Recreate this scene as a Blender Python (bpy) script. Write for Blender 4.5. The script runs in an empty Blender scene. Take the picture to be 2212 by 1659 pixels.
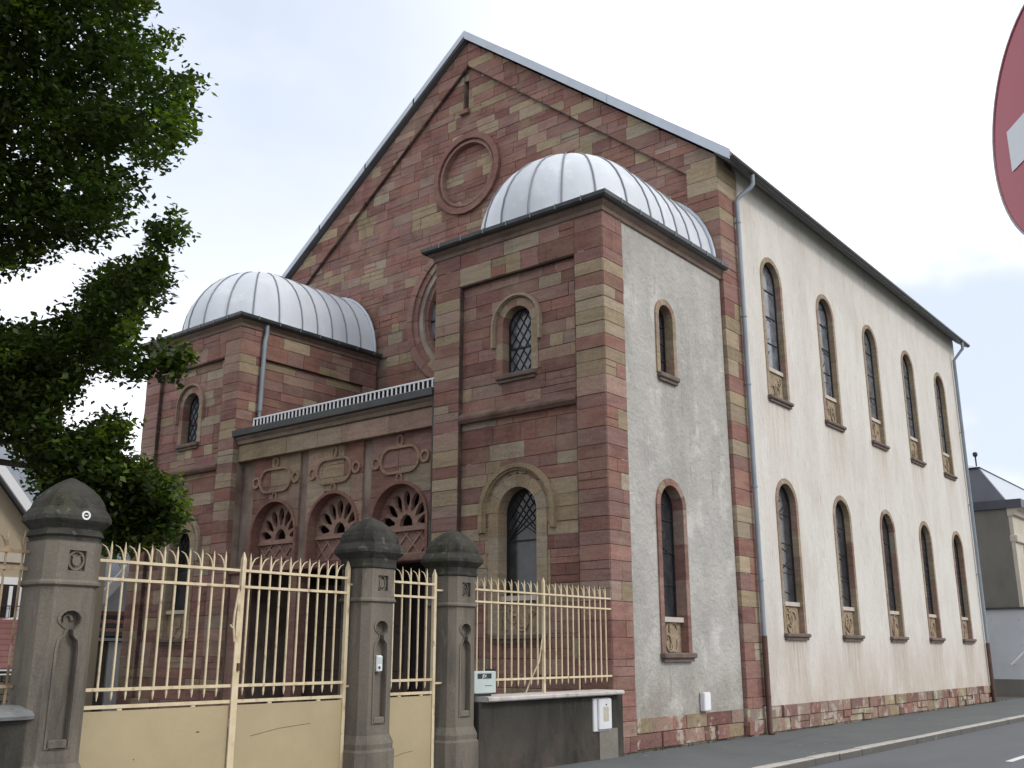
import bpy, bmesh, math, random
import numpy as np
from mathutils import Vector, Matrix
random.seed(11); np.random.seed(11)
SC = bpy.context.scene
COL = SC.collection
PI = math.pi

# ------------------------------------------------------------------ camera
FPX, IW, IH = 2158.05, 2212.0, 1659.0
CAM = Vector((9.5234, -19.2889, 1.65))
PITCH, YAW = 0.2612, 0.6799
FW = Vector((-math.sin(YAW)*math.cos(PITCH), math.cos(YAW)*math.cos(PITCH), math.sin(PITCH)))
RT = Vector((math.cos(YAW), math.sin(YAW), 0)); UP = RT.cross(FW)
cd = bpy.data.cameras.new('camera'); cam = bpy.data.objects.new('camera', cd); COL.objects.link(cam)
cd.sensor_width = 36; cd.lens = 36*FPX/IW; cd.clip_start = .05; cd.clip_end = 2000
M = Matrix((RT, UP, -FW)).transposed().to_4x4(); M.translation = CAM
cam.matrix_world = M; SC.camera = cam
def pix(p):
    d = Vector(p)-CAM; z = d.dot(FW)
    return IW/2+FPX*d.dot(RT)/z, IH/2-FPX*d.dot(UP)/z, z
def at(u, v, depth):
    return CAM + (FW + RT*((u-IW/2)/FPX) - UP*((v-IH/2)/FPX))*depth

# ------------------------------------------------------------------ sky, sun, exposure
SUN_EL, SUN_AZ = math.radians(37), math.radians(76)     # azimuth measured from +y towards +x
W = bpy.data.worlds.new('World'); SC.world = W; W.use_nodes = True
nt = W.node_tree; nt.nodes.clear()
def N(tree, t, **kw):
    n = tree.nodes.new(t)
    for k, v in kw.items(): setattr(n, k, v)
    return n
out = N(nt, 'ShaderNodeOutputWorld'); bg = N(nt, 'ShaderNodeBackground'); bg.inputs[1].default_value = 0.122
sky = N(nt, 'ShaderNodeTexSky', sky_type='NISHITA'); sky.sun_disc = False
sky.sun_elevation = SUN_EL; sky.sun_rotation = SUN_AZ; sky.dust_density = 2.0
tc = N(nt, 'ShaderNodeTexCoord'); nz = N(nt, 'ShaderNodeTexNoise')
nz.inputs['Scale'].default_value = 2.1; nz.inputs['Detail'].default_value = 5; nz.inputs['Roughness'].default_value = .52
mp = N(nt, 'ShaderNodeMapping'); mp.inputs['Scale'].default_value = (1, 1, 1.7); mp.inputs['Location'].default_value = (3.3, 1.2, .4)
nt.links.new(tc.outputs['Generated'], mp.inputs[0]); nt.links.new(mp.outputs[0], nz.inputs['Vector'])
ramp = N(nt, 'ShaderNodeValToRGB'); cr = ramp.color_ramp
cr.elements[0].position = .36; cr.elements[0].color = (.62, .62, .62, 1)
cr.elements[1].position = .52; cr.elements[1].color = (1, 1, 1, 1)
nt.links.new(nz.outputs[0], ramp.inputs[0])
# thin places in the cloud where the blue shows: two soft openings
def lobe(d, c0, c1):
    dp = N(nt, 'ShaderNodeVectorMath', operation='DOT_PRODUCT'); dp.inputs[1].default_value = Vector(d).normalized()
    nm = N(nt, 'ShaderNodeVectorMath', operation='NORMALIZE'); nt.links.new(tc.outputs['Generated'], nm.inputs[0]); nt.links.new(nm.outputs[0], dp.inputs[0])
    ad = N(nt, 'ShaderNodeMath', operation='MULTIPLY_ADD'); ad.inputs[1].default_value = .22; nt.links.new(nz.outputs[0], ad.inputs[0]); nt.links.new(dp.outputs['Value'], ad.inputs[2])
    mr = N(nt, 'ShaderNodeMapRange', interpolation_type='SMOOTHSTEP'); mr.inputs[1].default_value = c0; mr.inputs[2].default_value = c1
    nt.links.new(ad.outputs[0], mr.inputs[0]); return mr.outputs[0]
l1 = lobe(at(520, 60, 1)-CAM, 1.02, 1.13); l2 = lobe(at(2420, 930, 1)-CAM, 1.085, 1.118)
mx0 = N(nt, 'ShaderNodeMath', operation='MAXIMUM'); nt.links.new(l1, mx0.inputs[0]); nt.links.new(l2, mx0.inputs[1])
sb = N(nt, 'ShaderNodeMath', operation='MULTIPLY_ADD'); sb.inputs[1].default_value = -.72; nt.links.new(mx0.outputs[0], sb.inputs[0]); nt.links.new(ramp.outputs[0], sb.inputs[2]); sb.use_clamp = True
mix = N(nt, 'ShaderNodeMix', data_type='RGBA'); nt.links.new(sb.outputs[0], mix.inputs[0])
hs = N(nt, 'ShaderNodeMix', data_type='RGBA', blend_type='MIX'); hs.inputs[0].default_value = .68
nt.links.new(sky.outputs[0], hs.inputs[6]); hs.inputs[7].default_value = (5.2, 6.3, 8.3, 1)   # thin veil over the blue
nt.links.new(hs.outputs[2], mix.inputs[6]); mix.inputs[7].default_value = (12.3, 12.3, 12.5, 1)
nt.links.new(mix.outputs[2], bg.inputs[0]); nt.links.new(bg.outputs[0], out.inputs[0])
sl = bpy.data.lights.new('sun', 'SUN'); sl.energy = 1.5; sl.angle = math.radians(14); sl.color = (1, .95, .87)
so = bpy.data.objects.new('sun', sl); COL.objects.link(so)
sd = Vector((math.sin(SUN_AZ)*math.cos(SUN_EL), math.cos(SUN_AZ)*math.cos(SUN_EL), math.sin(SUN_EL)))
so.rotation_euler = sd.to_track_quat('Z', 'Y').to_euler(); so.location = (30, 10, 40)
SC.view_settings.view_transform = 'Standard'; SC.view_settings.look = 'None'; SC.view_settings.exposure = 0.0; SC.view_settings.gamma = 1
SC.view_settings.use_curve_mapping = False
SC.render.engine = 'CYCLES'; SC.cycles.max_bounces = 6; SC.cycles.transparent_max_bounces = 8

# ------------------------------------------------------------------ materials
MATS = {}
def material(name, base=(.5, .5, .5), base2=None, vscale=2.0, vstretch=(1, 1, 1), rough=.8, bump=0, bscale=30, bstretch=(1, 1, 1),
             attr=False, stain=None, sscale=2.0, sstretch=(1, 1, 1), slo=.5, shi=.7, metal=0, spec=.5, grain=0.0, gscale=60, coat=0, trans=None, bdist=.02, tint=0):
    m = bpy.data.materials.new(name); m.use_nodes = True; t = m.node_tree; L = t.links
    bs = t.nodes['Principled BSDF']; bs.inputs['Roughness'].default_value = rough; bs.inputs['Metallic'].default_value = metal
    bs.inputs['Specular IOR Level'].default_value = spec; bs.inputs['Coat Weight'].default_value = coat
    geo = N(t, 'ShaderNodeNewGeometry')
    def noise(scale, stretch, detail=5, rough_=.6):
        v = N(t, 'ShaderNodeVectorMath', operation='MULTIPLY'); v.inputs[1].default_value = stretch; L.new(geo.outputs['Position'], v.inputs[0])
        n = N(t, 'ShaderNodeTexNoise'); n.inputs['Scale'].default_value = scale; n.inputs['Detail'].default_value = detail; n.inputs['Roughness'].default_value = rough_
        L.new(v.outputs[0], n.inputs['Vector']); return n.outputs[0]
    def mixc(fac, a, b, mode='MIX'):
        n = N(t, 'ShaderNodeMix', data_type='RGBA', blend_type=mode)
        if isinstance(fac, float): n.inputs[0].default_value = fac
        else: L.new(fac, n.inputs[0])
        for k, s in ((6, a), (7, b)):
            if isinstance(s, tuple): n.inputs[k].default_value = (*s[:3], 1)
            else: L.new(s, n.inputs[k])
        return n.outputs[2]
    def rng(x, lo, hi, a=0., b=1.):
        n = N(t, 'ShaderNodeMapRange'); n.inputs[1].default_value = lo; n.inputs[2].default_value = hi; n.inputs[3].default_value = a; n.inputs[4].default_value = b
        L.new(x, n.inputs[0]); return n.outputs[0]
    if attr:
        an = N(t, 'ShaderNodeAttribute'); an.attribute_name = 'Col'; c = an.outputs['Color']
    else: c = tuple(base)
    if base2: c = mixc(rng(noise(vscale, vstretch), .32, .68), c, tuple(base2) if not attr else mixc(1.0, c, tuple(base2), 'MULTIPLY'))
    if tint:      # every sheet weathered a little differently
        oi = N(t, 'ShaderNodeObjectInfo'); c = mixc(1.0, c, mixc(oi.outputs['Random'], (1-tint,)*3, (1+tint,)*3), 'MULTIPLY')
    if grain: c = mixc(1.0, c, mixc(rng(noise(gscale, (1, 1, 1), 3), .25, .75), (1-grain,)*3, (1+grain,)*3), 'MULTIPLY')
    for st in (stain if isinstance(stain, list) else [stain] if stain else []):
        if not isinstance(st, dict): st = dict(c=st, s=sscale, k=sstretch, lo=slo, hi=shi)
        f = rng(noise(st['s'], st.get('k', (1, 1, 1)), 6, .65), st['lo'], st['hi'], 0, st.get('a', 1.))
        if 'z' in st:      # a tide-line of dirt with a ragged edge
            sx = N(t, 'ShaderNodeSeparateXYZ'); L.new(geo.outputs['Position'], sx.inputs[0])
            g = rng(sx.outputs[2], st['z'][0], st['z'][1], 1, 0); mm = N(t, 'ShaderNodeMath', operation='MULTIPLY'); L.new(f, mm.inputs[0]); L.new(g, mm.inputs[1]); f = mm.outputs[0]
        if 'runs' in st:   # rain runs under the window sills: period, first, half width, top z, bottom z
            y0, per, hw, zt, zb = st['runs']
            sx = N(t, 'ShaderNodeSeparateXYZ'); L.new(geo.outputs['Position'], sx.inputs[0])
            a = N(t, 'ShaderNodeMath', operation='PINGPONG'); b = N(t, 'ShaderNodeMath', operation='SUBTRACT'); b.inputs[1].default_value = y0; L.new(sx.outputs[1], b.inputs[0]); L.new(b.outputs[0], a.inputs[0]); a.inputs[1].default_value = per/2
            g1 = rng(a.outputs[0], hw*.55, hw*1.25, 1, 0); g2 = rng(sx.outputs[2], zb, zt, 0, 1)
            g3 = N(t, 'ShaderNodeMath', operation='LESS_THAN'); L.new(sx.outputs[2], g3.inputs[0]); g3.inputs[1].default_value = zt
            for g in (g1, g2, g3.outputs[0]):
                mm = N(t, 'ShaderNodeMath', operation='MULTIPLY'); L.new(f, mm.inputs[0]); L.new(g, mm.inputs[1]); f = mm.outputs[0]
        c = mixc(f, c, tuple(st['c'])) if not st.get('mul') else mixc(f, c, mixc(1.0, c, tuple(st['c']), 'MULTIPLY'))
    if isinstance(c, tuple): bs.inputs['Base Color'].default_value = (*c, 1)
    else: L.new(c, bs.inputs['Base Color'])
    if bump:
        b = N(t, 'ShaderNodeBump'); b.inputs['Strength'].default_value = bump; b.inputs['Distance'].default_value = bdist
        L.new(noise(bscale, bstretch, 6, .65), b.inputs['Height']); L.new(b.outputs[0], bs.inputs['Normal'])
    if trans:
        tr = N(t, 'ShaderNodeBsdfTranslucent'); ms = N(t, 'ShaderNodeMixShader'); ms.inputs[0].default_value = trans[1]
        cc = mixc(1.0, c, tuple(trans[0]), 'MULTIPLY'); L.new(cc, tr.inputs[0])
        L.new(bs.outputs[0], ms.inputs[1]); L.new(tr.outputs[0], ms.inputs[2]); L.new(ms.outputs[0], t.nodes['Material Output'].inputs[0])
    MATS[name] = m; return m
m_stone = material('sandstone', attr=True, base2=(.70, .69, .71), vscale=1.9, vstretch=(.8, .8, 6), grain=.22, gscale=22, rough=.88, bump=.55, bscale=16, bstretch=(1, 1, 3.5), spec=.25,
                   stain=[dict(c=(.29, .225, .165), s=1.1, k=(.9, .9, 1.5), lo=.50, hi=.70, a=.5), dict(c=(.27, .17, .13), s=2.3, k=(.8, .8, 2.2), lo=.5, hi=.7, a=.4), dict(c=(.5, .47, .45), s=.8, k=(1.4, 1.4, .55), lo=.52, hi=.78, a=.75, mul=1), dict(c=(.34, .31, .29), s=2.6, k=(1, 1, .4), lo=.63, hi=.80, a=.65, mul=1), dict(c=(.42, .36, .31), s=11, lo=.69, hi=.76, a=.55)])
m_plinth = material('limed_plinth_stone', attr=True, base2=(.72, .70, .70), vscale=3, grain=.22, gscale=24, rough=.95, bump=1.0, bscale=9, spec=.2, bdist=.04,
                    stain=[dict(c=(.42, .385, .33), s=2.6, lo=.53, hi=.60, a=.8), dict(c=(.10, .085, .075), s=3.5, lo=.58, hi=.72, a=.7)])
m_mortar = material('mortar', (.15, .105, .092), (.30, .26, .22), vscale=1.3, rough=.95, bump=.3, bscale=40, spec=.1)
m_fleck = material('pale_mortar', (.46, .41, .37), (.30, .26, .23), vscale=9, rough=.95)
m_white = material('cream_roughcast', (.615, .597, .567), (.555, .537, .508), vscale=1.1, vstretch=(1, 1, .35), rough=.95, bump=.8, bscale=16, bstretch=(1, 1, .28), spec=.15, grain=.10, gscale=30, bdist=.03,
                   stain=[dict(c=(.50, .455, .41), s=2.4, k=(1, 1, .22), lo=.48, hi=.74, a=.55), dict(c=(.47, .445, .415), s=7, k=(1, 1, .2), lo=.50, hi=.68, a=.28), dict(c=(.40, .315, .25), s=1.6, k=(1, 1, .5), lo=.28, hi=.60, a=.70, z=(.4, 2.3)), dict(c=(.44, .40, .35), s=1.0, k=(1, 1, .4), lo=.5, hi=.7, a=.5),
                          dict(c=(.36, .30, .24), s=9, k=(1, 1, .07), lo=.38, hi=.62, a=.9, runs=(2.58, 3.362, .62, 1.99, .25)), dict(c=(.42, .35, .28), s=9, k=(1, 1, .07), lo=.38, hi=.64, a=.75, runs=(2.58, 3.362, .62, 7.36, 5.2)),
                          dict(c=(.30, .27, .24), s=15, k=(1, 1, .13), lo=.61, hi=.68, a=.6)])
m_grey = material('grey_roughcast', (.44, .43, .41), (.34, .332, .318), vscale=.9, rough=.95, bump=.9, bscale=6, spec=.15, grain=.09, gscale=40, bdist=.06,
                  stain=[dict(c=(.24, .23, .21), s=.8, k=(1, 1, .35), lo=.50, hi=.72, a=.65), dict(c=(.56, .55, .53), s=1.3, k=(1, 1, .8), lo=.54, hi=.64, a=.6), dict(c=(.15, .145, .13), s=16, k=(1, .6, .8), lo=.65, hi=.72, a=.6), dict(c=(.22, .21, .19), s=5, k=(1, 1, .15), lo=.60, hi=.72, a=.5), dict(c=(.22, .19, .155), s=2, lo=.3, hi=.6, a=.75, z=(.45, 1.6))])
m_dome = material('zinc_panel', (.54, .575, .63), (.48, .515, .57), vscale=1.2, vstretch=(1, 1, .4), rough=.62, metal=.0, bump=.22, bscale=2.4, bdist=.05, spec=.5, tint=.09,
                  stain=[dict(c=(.42, .44, .48), s=3, k=(1, 1, .3), lo=.55, hi=.78, a=.5), dict(c=(.68, .71, .75), s=1.6, lo=.55, hi=.7, a=.5)])
m_seam = material('zinc_seam', (.17, .185, .215), rough=.5, metal=.4)
m_zinc = material('zinc_flashing', (.44, .49, .57), (.38, .43, .50), vscale=1.5, rough=.5, metal=.1, spec=.5)
m_pipe = material('painted_pipe', (.19, .225, .265), (.25, .29, .335), vscale=2, rough=.5, metal=.15)
m_pipebrown = material('rusty_pipe', (.055, .030, .024), (.10, .045, .032), vscale=5, rough=.7)
m_gutter = material('dark_gutter', (.028, .032, .036), (.055, .06, .064), vscale=3, rough=.38, metal=.1, spec=.5)
m_soffit = material('painted_soffit', (.12, .135, .13), (.16, .165, .155), rough=.7)
m_roof = material('slate_roof', (.10, .105, .115), (.14, .145, .155), vscale=3, rough=.6, bump=.4, bscale=12)
m_glass = material('dark_glass', (.018, .020, .024), (.045, .048, .055), vscale=3.2, rough=.16, spec=.6, bump=.25, bscale=5, bdist=.015)
m_pane = material('leaded_glass', (.055, .06, .075), (.17, .19, .225), vscale=5, rough=.12, spec=.9, bump=.2, bscale=4, bdist=.012)
m_lead = material('lead_came', (.022, .022, .024), rough=.6, metal=.3)
m_whitesill = material('white_sill', (.50, .455, .41), (.40, .35, .30), vscale=6, rough=.7)
m_darksill = material('dark_sill', (.095, .068, .058), (.15, .115, .095), vscale=5, rough=.85, bump=.3, bscale=25)
m_relief = material('carved_relief', (.36, .29, .20), (.24, .18, .125), vscale=7, rough=.9, bump=.9, bscale=9, bdist=.05)
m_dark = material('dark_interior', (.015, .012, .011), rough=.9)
m_door = material('dark_wood', (.045, .028, .022), (.065, .042, .032), vscale=3, vstretch=(4, 4, .3), rough=.6)
m_pillar = material('weathered_pillar_stone', (.175, .155, .128), (.128, .114, .096), vscale=1.6, vstretch=(1.6, 1.6, .4), rough=.92, bump=.4, bscale=24, spec=.2, grain=.16, gscale=55,
                    stain=[dict(c=(.06, .056, .05), s=1.8, k=(1.5, 1.5, .28), lo=.46, hi=.66, a=.85), dict(c=(.33, .29, .25), s=4, k=(1, 1, .3), lo=.62, hi=.75, a=.5)])
m_cap = material('lichen_cap_stone', (.034, .033, .030), (.062, .060, .054), vscale=4, rough=.95, bump=.9, bscale=16, spec=.15, bdist=.02,
                 stain=[dict(c=(.075, .082, .045), s=2.2, lo=.52, hi=.70, a=.5), dict(c=(.20, .195, .18), s=7, lo=.60, hi=.68, a=.6), dict(c=(.022, .021, .02), s=3, lo=.52, hi=.66, a=.8)])
m_cream = material('cream_paint', (.385, .318, .195), (.335, .272, .165), vscale=1.2, rough=.45, spec=.4, bump=.22, bscale=2.6, bdist=.03,
                   stain=[dict(c=(.22, .13, .065), s=6, k=(1, 1, .4), lo=.69, hi=.76, a=.7), dict(c=(.33, .26, .16), s=2.2, k=(1, 1, .35), lo=.55, hi=.8, a=.5)])
m_bar = material('cream_bar_paint', (.62, .525, .36), (.53, .44, .29), vscale=5, rough=.42, spec=.5, stain=[dict(c=(.24, .125, .06), s=9, k=(1, 1, .6), lo=.57, hi=.68, a=.75), dict(c=(.40, .31, .18), s=4, lo=.5, hi=.65, a=.6)])
m_bar_old = material('rusting_bar_paint', (.36, .27, .17), (.26, .18, .11), vscale=5, rough=.6, stain=[dict(c=(.10, .055, .035), s=7, lo=.5, hi=.62, a=.8)])
m_rust = material('rust', (.10, .045, .022), rough=.9)
m_wallrender = material('dirty_render', (.036, .035, .031), (.058, .055, .048), vscale=1.4, vstretch=(1, 1, .45), rough=.95, bump=.5, bscale=18, spec=.15, grain=.14, gscale=40,
                        stain=[dict(c=(.022, .022, .02), s=3.2, k=(1, 1, .2), lo=.5, hi=.7, a=.8), dict(c=(.10, .078, .068), s=2, lo=.40, hi=.62, a=.6, z=(.1, .75)), dict(c=(.15, .14, .125), s=5, k=(1, 1, .22), lo=.62, hi=.74, a=.6)])
m_patch = material('patched_render', (.20, .185, .16), (.15, .14, .12), vscale=4, rough=.95, bump=.4, bscale=20, grain=.1)
m_coping = material('coping_concrete', (.50, .47, .45), (.38, .35, .34), vscale=3, vstretch=(1, 1, .5), rough=.9, bump=.4, bscale=26, spec=.2, grain=.1,
                    stain=[dict(c=(.18, .165, .155), s=6, k=(1, 1, .35), lo=.54, hi=.70, a=.7)])
m_copingdark = material('sooty_coping', (.17, .175, .18), (.10, .102, .105), vscale=4, rough=.9, bump=.4, bscale=24, grain=.12)
m_pave = material('asphalt_pavement', (.125, .136, .138), (.103, .111, .115), vscale=.8, rough=.92, bump=.35, bscale=90, spec=.2, grain=.16, gscale=110, stain=[dict(c=(.09, .09, .09), s=1.4, lo=.60, hi=.72, a=.6)])
m_road = material('asphalt_road', (.088, .095, .108), (.110, .118, .132), vscale=.5, vstretch=(1, .25, 1), rough=.75, bump=.3, bscale=100, spec=.4, grain=.18, gscale=120, stain=[dict(c=(.075, .078, .085), s=.9, k=(1, .15, 1), lo=.52, hi=.7, a=.5)])
m_kerb = material('kerb_concrete', (.42, .40, .37), (.33, .31, .285), vscale=4, rough=.9, bump=.4, bscale=40, grain=.12, stain=[dict(c=(.062, .06, .055), s=6, lo=.15, hi=.4, a=.92, z=(-.026, -.012)), dict(c=(.12, .115, .105), s=6, lo=.55, hi=.7, a=.6)])
m_ground = material('bare_ground', (.13, .12, .10), (.10, .11, .07), vscale=.4, rough=.95)
m_gravel = material('yard_gravel', (.085, .078, .068), (.065, .060, .053), vscale=1, rough=.95, bump=.5, bscale=40, grain=.2)
m_roadpaint = material('road_paint', (.70, .70, .68), (.5, .5, .49), vscale=12, rough=.7)
m_leaf = material('tree_leaf', attr=True, base2=(.55, .6, .5), vscale=1.2, rough=.5, spec=.35, trans=((2.0, 2.3, .8), .33))
m_bark = material('tree_bark', (.05, .04, .03), (.085, .07, .055), vscale=6, vstretch=(2, 2, .4), rough=.95, bump=.8, bscale=18)
m_whiteplastic = material('white_plastic', (.62, .64, .66), (.55, .56, .58), vscale=3, rough=.4, spec=.5, stain=[dict(c=(.35, .33, .30), s=9, lo=.66, hi=.75, a=.5)])
m_greyplastic = material('grey_green_metal', (.42, .49, .48), (.37, .43, .42), vscale=3, rough=.45)
m_black = material('black_label', (.012, .016, .014), rough=.5)
m_glyph = material('white_print', (.7, .72, .7), rough=.5)
m_paper = material('faded_sticker', (.50, .45, .36), (.34, .32, .28), vscale=26, rough=.8)
m_red = material('red_reflective_sheet', (.37, .012, .03), (.32, .011, .028), vscale=1.5, rough=.28, spec=.6, coat=.3)
m_signwhite = material('white_reflective_sheet', (.66, .70, .73), rough=.35)
m_galv = material('galvanised_steel', (.42, .43, .45), rough=.45, metal=.6)
m_beige = material('beige_render', (.38, .325, .235), (.34, .29, .21), vscale=1, rough=.95)
m_houseroof = material('house_slate', (.16, .185, .22), (.21, .235, .27), vscale=4, vstretch=(1, 1, 4), rough=.6)
m_redtile = material('red_roof_sheet', (.16, .065, .06), (.20, .09, .08), vscale=3, rough=.7)
m_rubble = material('rubble_wall_stone', (.17, .15, .12), (.10, .09, .075), vscale=5, rough=.95, bump=.8, bscale=8)
m_board = material('white_board', (.70, .72, .76), rough=.5)
m_brickred = material('chimney_brick', (.34, .14, .08), (.26, .11, .07), vscale=8, rough=.9)
m_bluewall = material('blue_grey_render', (.54, .57, .61), (.47, .50, .54), vscale=1.2, vstretch=(1, 1, .5), rough=.95, bump=.4, bscale=14, stain=[dict(c=(.2, .21, .21), s=3, lo=.62, hi=.72, a=.6)])
m_darkgable = material('grey_gable_render', (.185, .178, .16), (.135, .13, .118), vscale=1.0, vstretch=(1, 1, .5), rough=.95, bump=.4, bscale=10)
m_cornice = material('cream_house_stone', (.50, .46, .39), (.42, .385, .33), vscale=2, rough=.9)
m_mansard = material('zinc_mansard', (.055, .062, .085), (.075, .082, .10), vscale=2, rough=.5, metal=.2)
m_mansard2 = material('pale_roof_zinc', (.42, .46, .52), rough=.5)

# ------------------------------------------------------------------ object helpers
WLOC = {}
def thing(name, label, cat, loc, group=None):
    o = bpy.data.objects.new(name, None); COL.objects.link(o); o.location = loc; o.empty_display_size = .2; WLOC[o] = Vector(loc)
    o['label'] = label; o['category'] = cat
    if group: o['group'] = group
    return o
def put(name, mesh, parent=None, loc=(0, 0, 0)):
    o = bpy.data.objects.new(name, mesh); COL.objects.link(o); o.location = loc; WLOC[o] = Vector(loc)
    if parent is not None:
        o.parent = parent; o.matrix_parent_inverse = Matrix.Translation(-WLOC[parent])
    return o
def tag(o, label=None, cat=None, group=None, kind=None):
    for k, v in (('label', label), ('category', cat), ('group', group), ('kind', kind)):
        if v: o[k] = v
    return o
class MB:
    def __init__(s): s.v = []; s.f = []; s.c = []; s.col = (1, 1, 1); s.sm = []
    def add(s, vs, fs, smooth=False):
        n = len(s.v); s.v += [tuple(p) for p in vs]; s.f += [[i+n for i in f] for f in fs]; s.c += [s.col]*len(vs); s.sm += [smooth]*len(fs); return s
    def box(s, x0, x1, y0, y1, z0, z1):
        x0, x1 = sorted((x0, x1)); y0, y1 = sorted((y0, y1)); z0, z1 = sorted((z0, z1))
        return s.add([(x0, y0, z0), (x1, y0, z0), (x1, y1, z0), (x0, y1, z0), (x0, y0, z1), (x1, y0, z1), (x1, y1, z1), (x0, y1, z1)],
                     [(0, 3, 2, 1), (4, 5, 6, 7), (0, 1, 5, 4), (1, 2, 6, 5), (2, 3, 7, 6), (3, 0, 4, 7)])
    def bbox(s, x0, x1, y0, y1, z0, z1, b=.01):          # box with chamfered vertical and top edges
        x0, x1 = sorted((x0, x1)); y0, y1 = sorted((y0, y1)); z0, z1 = sorted((z0, z1))
        def ring(i, z): return [(x0+i, y0, z), (x1-i, y0, z), (x1, y0+i, z), (x1, y1-i, z), (x1-i, y1, z), (x0+i, y1, z), (x0, y1-i, z), (x0, y0+i, z)]
        def ring2(z): return [(x0+2*b, y0+b, z), (x1-2*b, y0+b, z), (x1-b, y0+2*b, z), (x1-b, y1-2*b, z), (x1-2*b, y1-b, z), (x0+2*b, y1-b, z), (x0+b, y1-2*b, z), (x0+b, y0+2*b, z)]
        vs = ring2(z0)+ring(b, z0+b)+ring(b, z1-b)+ring2(z1)
        fs = [tuple(range(7, -1, -1)), tuple(range(24, 32))]
        for r in range(3):
            for k in range(8): fs.append((r*8+k, r*8+(k+1) % 8, r*8+8+(k+1) % 8, r*8+8+k))
        return s.add(vs, fs)
    def loft(s, rings, cap=True, smooth=False, closed=True):
        n = len(rings[0]); vs = [p for r in rings for p in r]; fs = []
        for r in range(len(rings)-1):
            for k in range(n if closed else n-1): fs.append((r*n+k, r*n+(k+1) % n, (r+1)*n+(k+1) % n, (r+1)*n+k))
        s.add(vs, fs, smooth)
        if cap: s.add(rings[0], [tuple(range(n-1, -1, -1))]); s.add(rings[-1], [tuple(range(n))])
        return s
    def tube(s, pts, r, n=8, smooth=True, cap=True):
        pts = [Vector(p) for p in pts]; rr = r if isinstance(r, (list, tuple)) else [r]*len(pts); rings = []; ref = None
        for i, p in enumerate(pts):
            t = (pts[min(i+1, len(pts)-1)]-pts[max(i-1, 0)]).normalized()
            if ref is None: ref = t.orthogonal().normalized()
            a = (ref-t*ref.dot(t)); a = a.normalized() if a.length > 1e-5 else t.orthogonal().normalized(); ref = a; b = t.cross(a)
            rings.append([p+(a*math.cos(2*PI*k/n)+b*math.sin(2*PI*k/n))*rr[i] for k in range(n)])
        return s.loft(rings, cap, smooth)
    def sweep(s, prof, path):                            # prof [(offset, z)] swept along 2-D path of ((x,y),(nx,ny)) stations
        rings = [[(p[0]+n[0]*o, p[1]+n[1]*o, z) for o, z in prof] for p, n in path]
        return s.loft(rings, True, False)
    def mesh(s, name, mat, colour=False):
        me = bpy.data.meshes.new(name); me.from_pydata(s.v, [], s.f); me.materials.append(mat)
        if colour:
            ca = me.color_attributes.new('Col', 'FLOAT_COLOR', 'POINT')
            ca.data.foreach_set('color', np.array([(*c, 1) for c in s.c], dtype=np.float32).ravel())
        me.polygons.foreach_set('use_smooth', s.sm)
        bm = bmesh.new(); bm.from_mesh(me); bmesh.ops.recalc_face_normals(bm, faces=bm.faces); bm.to_mesh(me); bm.free()
        me.update(); return me
    def build(s, name, mat, parent=None, colour=False): return put(name, s.mesh(name, mat, colour), parent)
class Face:
    def __init__(s, O, U, Nn): s.O = Vector(O); s.U = Vector(U); s.N = Vector(Nn)
    def p(s, u, v, d=0): return s.O+s.U*u+Vector((0, 0, v))+s.N*d
def front(y): return Face((0, y, 0), (1, 0, 0), (0, -1, 0))
def side(x): return Face((x, 0, 0), (0, 1, 0), (1, 0, 0))
def plate(mb, F, outer, holes, d0, d1):
    """a flat slab with holes in the plane of F, from depth d0 to d1"""
    bm = bmesh.new(); loops = []
    for lp in [outer]+holes:
        vs = [bm.verts.new((u, v, 0)) for u, v in lp]; loops.append(vs)
        for i in range(len(vs)): bm.edges.new((vs[i], vs[(i+1) % len(vs)]))
    bm.verts.index_update()
    res = bmesh.ops.triangle_fill(bm, use_beauty=True, use_dissolve=False, edges=bm.edges[:])
    bm.verts.index_update(); vl = [(v.co.x, v.co.y) for v in bm.verts]; tf = [tuple(v.index for v in f.verts) for f in bm.faces]
    li = [[v.index for v in l] for l in loops]; bm.free(); n = len(vl)
    vs = [F.p(u, v, d1) for u, v in vl]+[F.p(u, v, d0) for u, v in vl]
    fs = tf+[tuple(i+n for i in reversed(t)) for t in tf]
    for l in li:
        for i in range(len(l)): a, b = l[i], l[(i+1) % len(l)]; fs.append((a, b, b+n, a+n))
    return mb.add(vs, fs)
def arch(cu, spring, r, bottom, n=14):
    return [(cu-r, bottom), (cu+r, bottom)]+[(cu+r*math.cos(PI*k/n), spring+r*math.sin(PI*k/n)) for k in range(n+1)]
def circ(cu, cv, r, n=28, a0=0): return [(cu+r*math.cos(a0+2*PI*k/n), cv+r*math.sin(a0+2*PI*k/n)) for k in range(n)]
def strip(mb, F, inner, outer, d0, d1, closed=False):
    """a moulding between two matching outlines"""
    n = len(inner); vs = [F.p(*p, d1) for p in inner]+[F.p(*p, d1) for p in outer]+[F.p(*p, d0) for p in inner]+[F.p(*p, d0) for p in outer]; fs = []
    for i in range(n if closed else n-1):
        j = (i+1) % n; fs += [(i, j, n+j, n+i), (2*n+i, 3*n+i, 3*n+j, 2*n+j), (i, 2*n+i, 2*n+j, j), (n+i, n+j, 3*n+j, 3*n+i)]
    if not closed: fs += [(0, n, 3*n, 2*n), (n-1, 3*n-1, 4*n-1, 2*n-1)]
    return mb.add(vs, fs)

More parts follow.
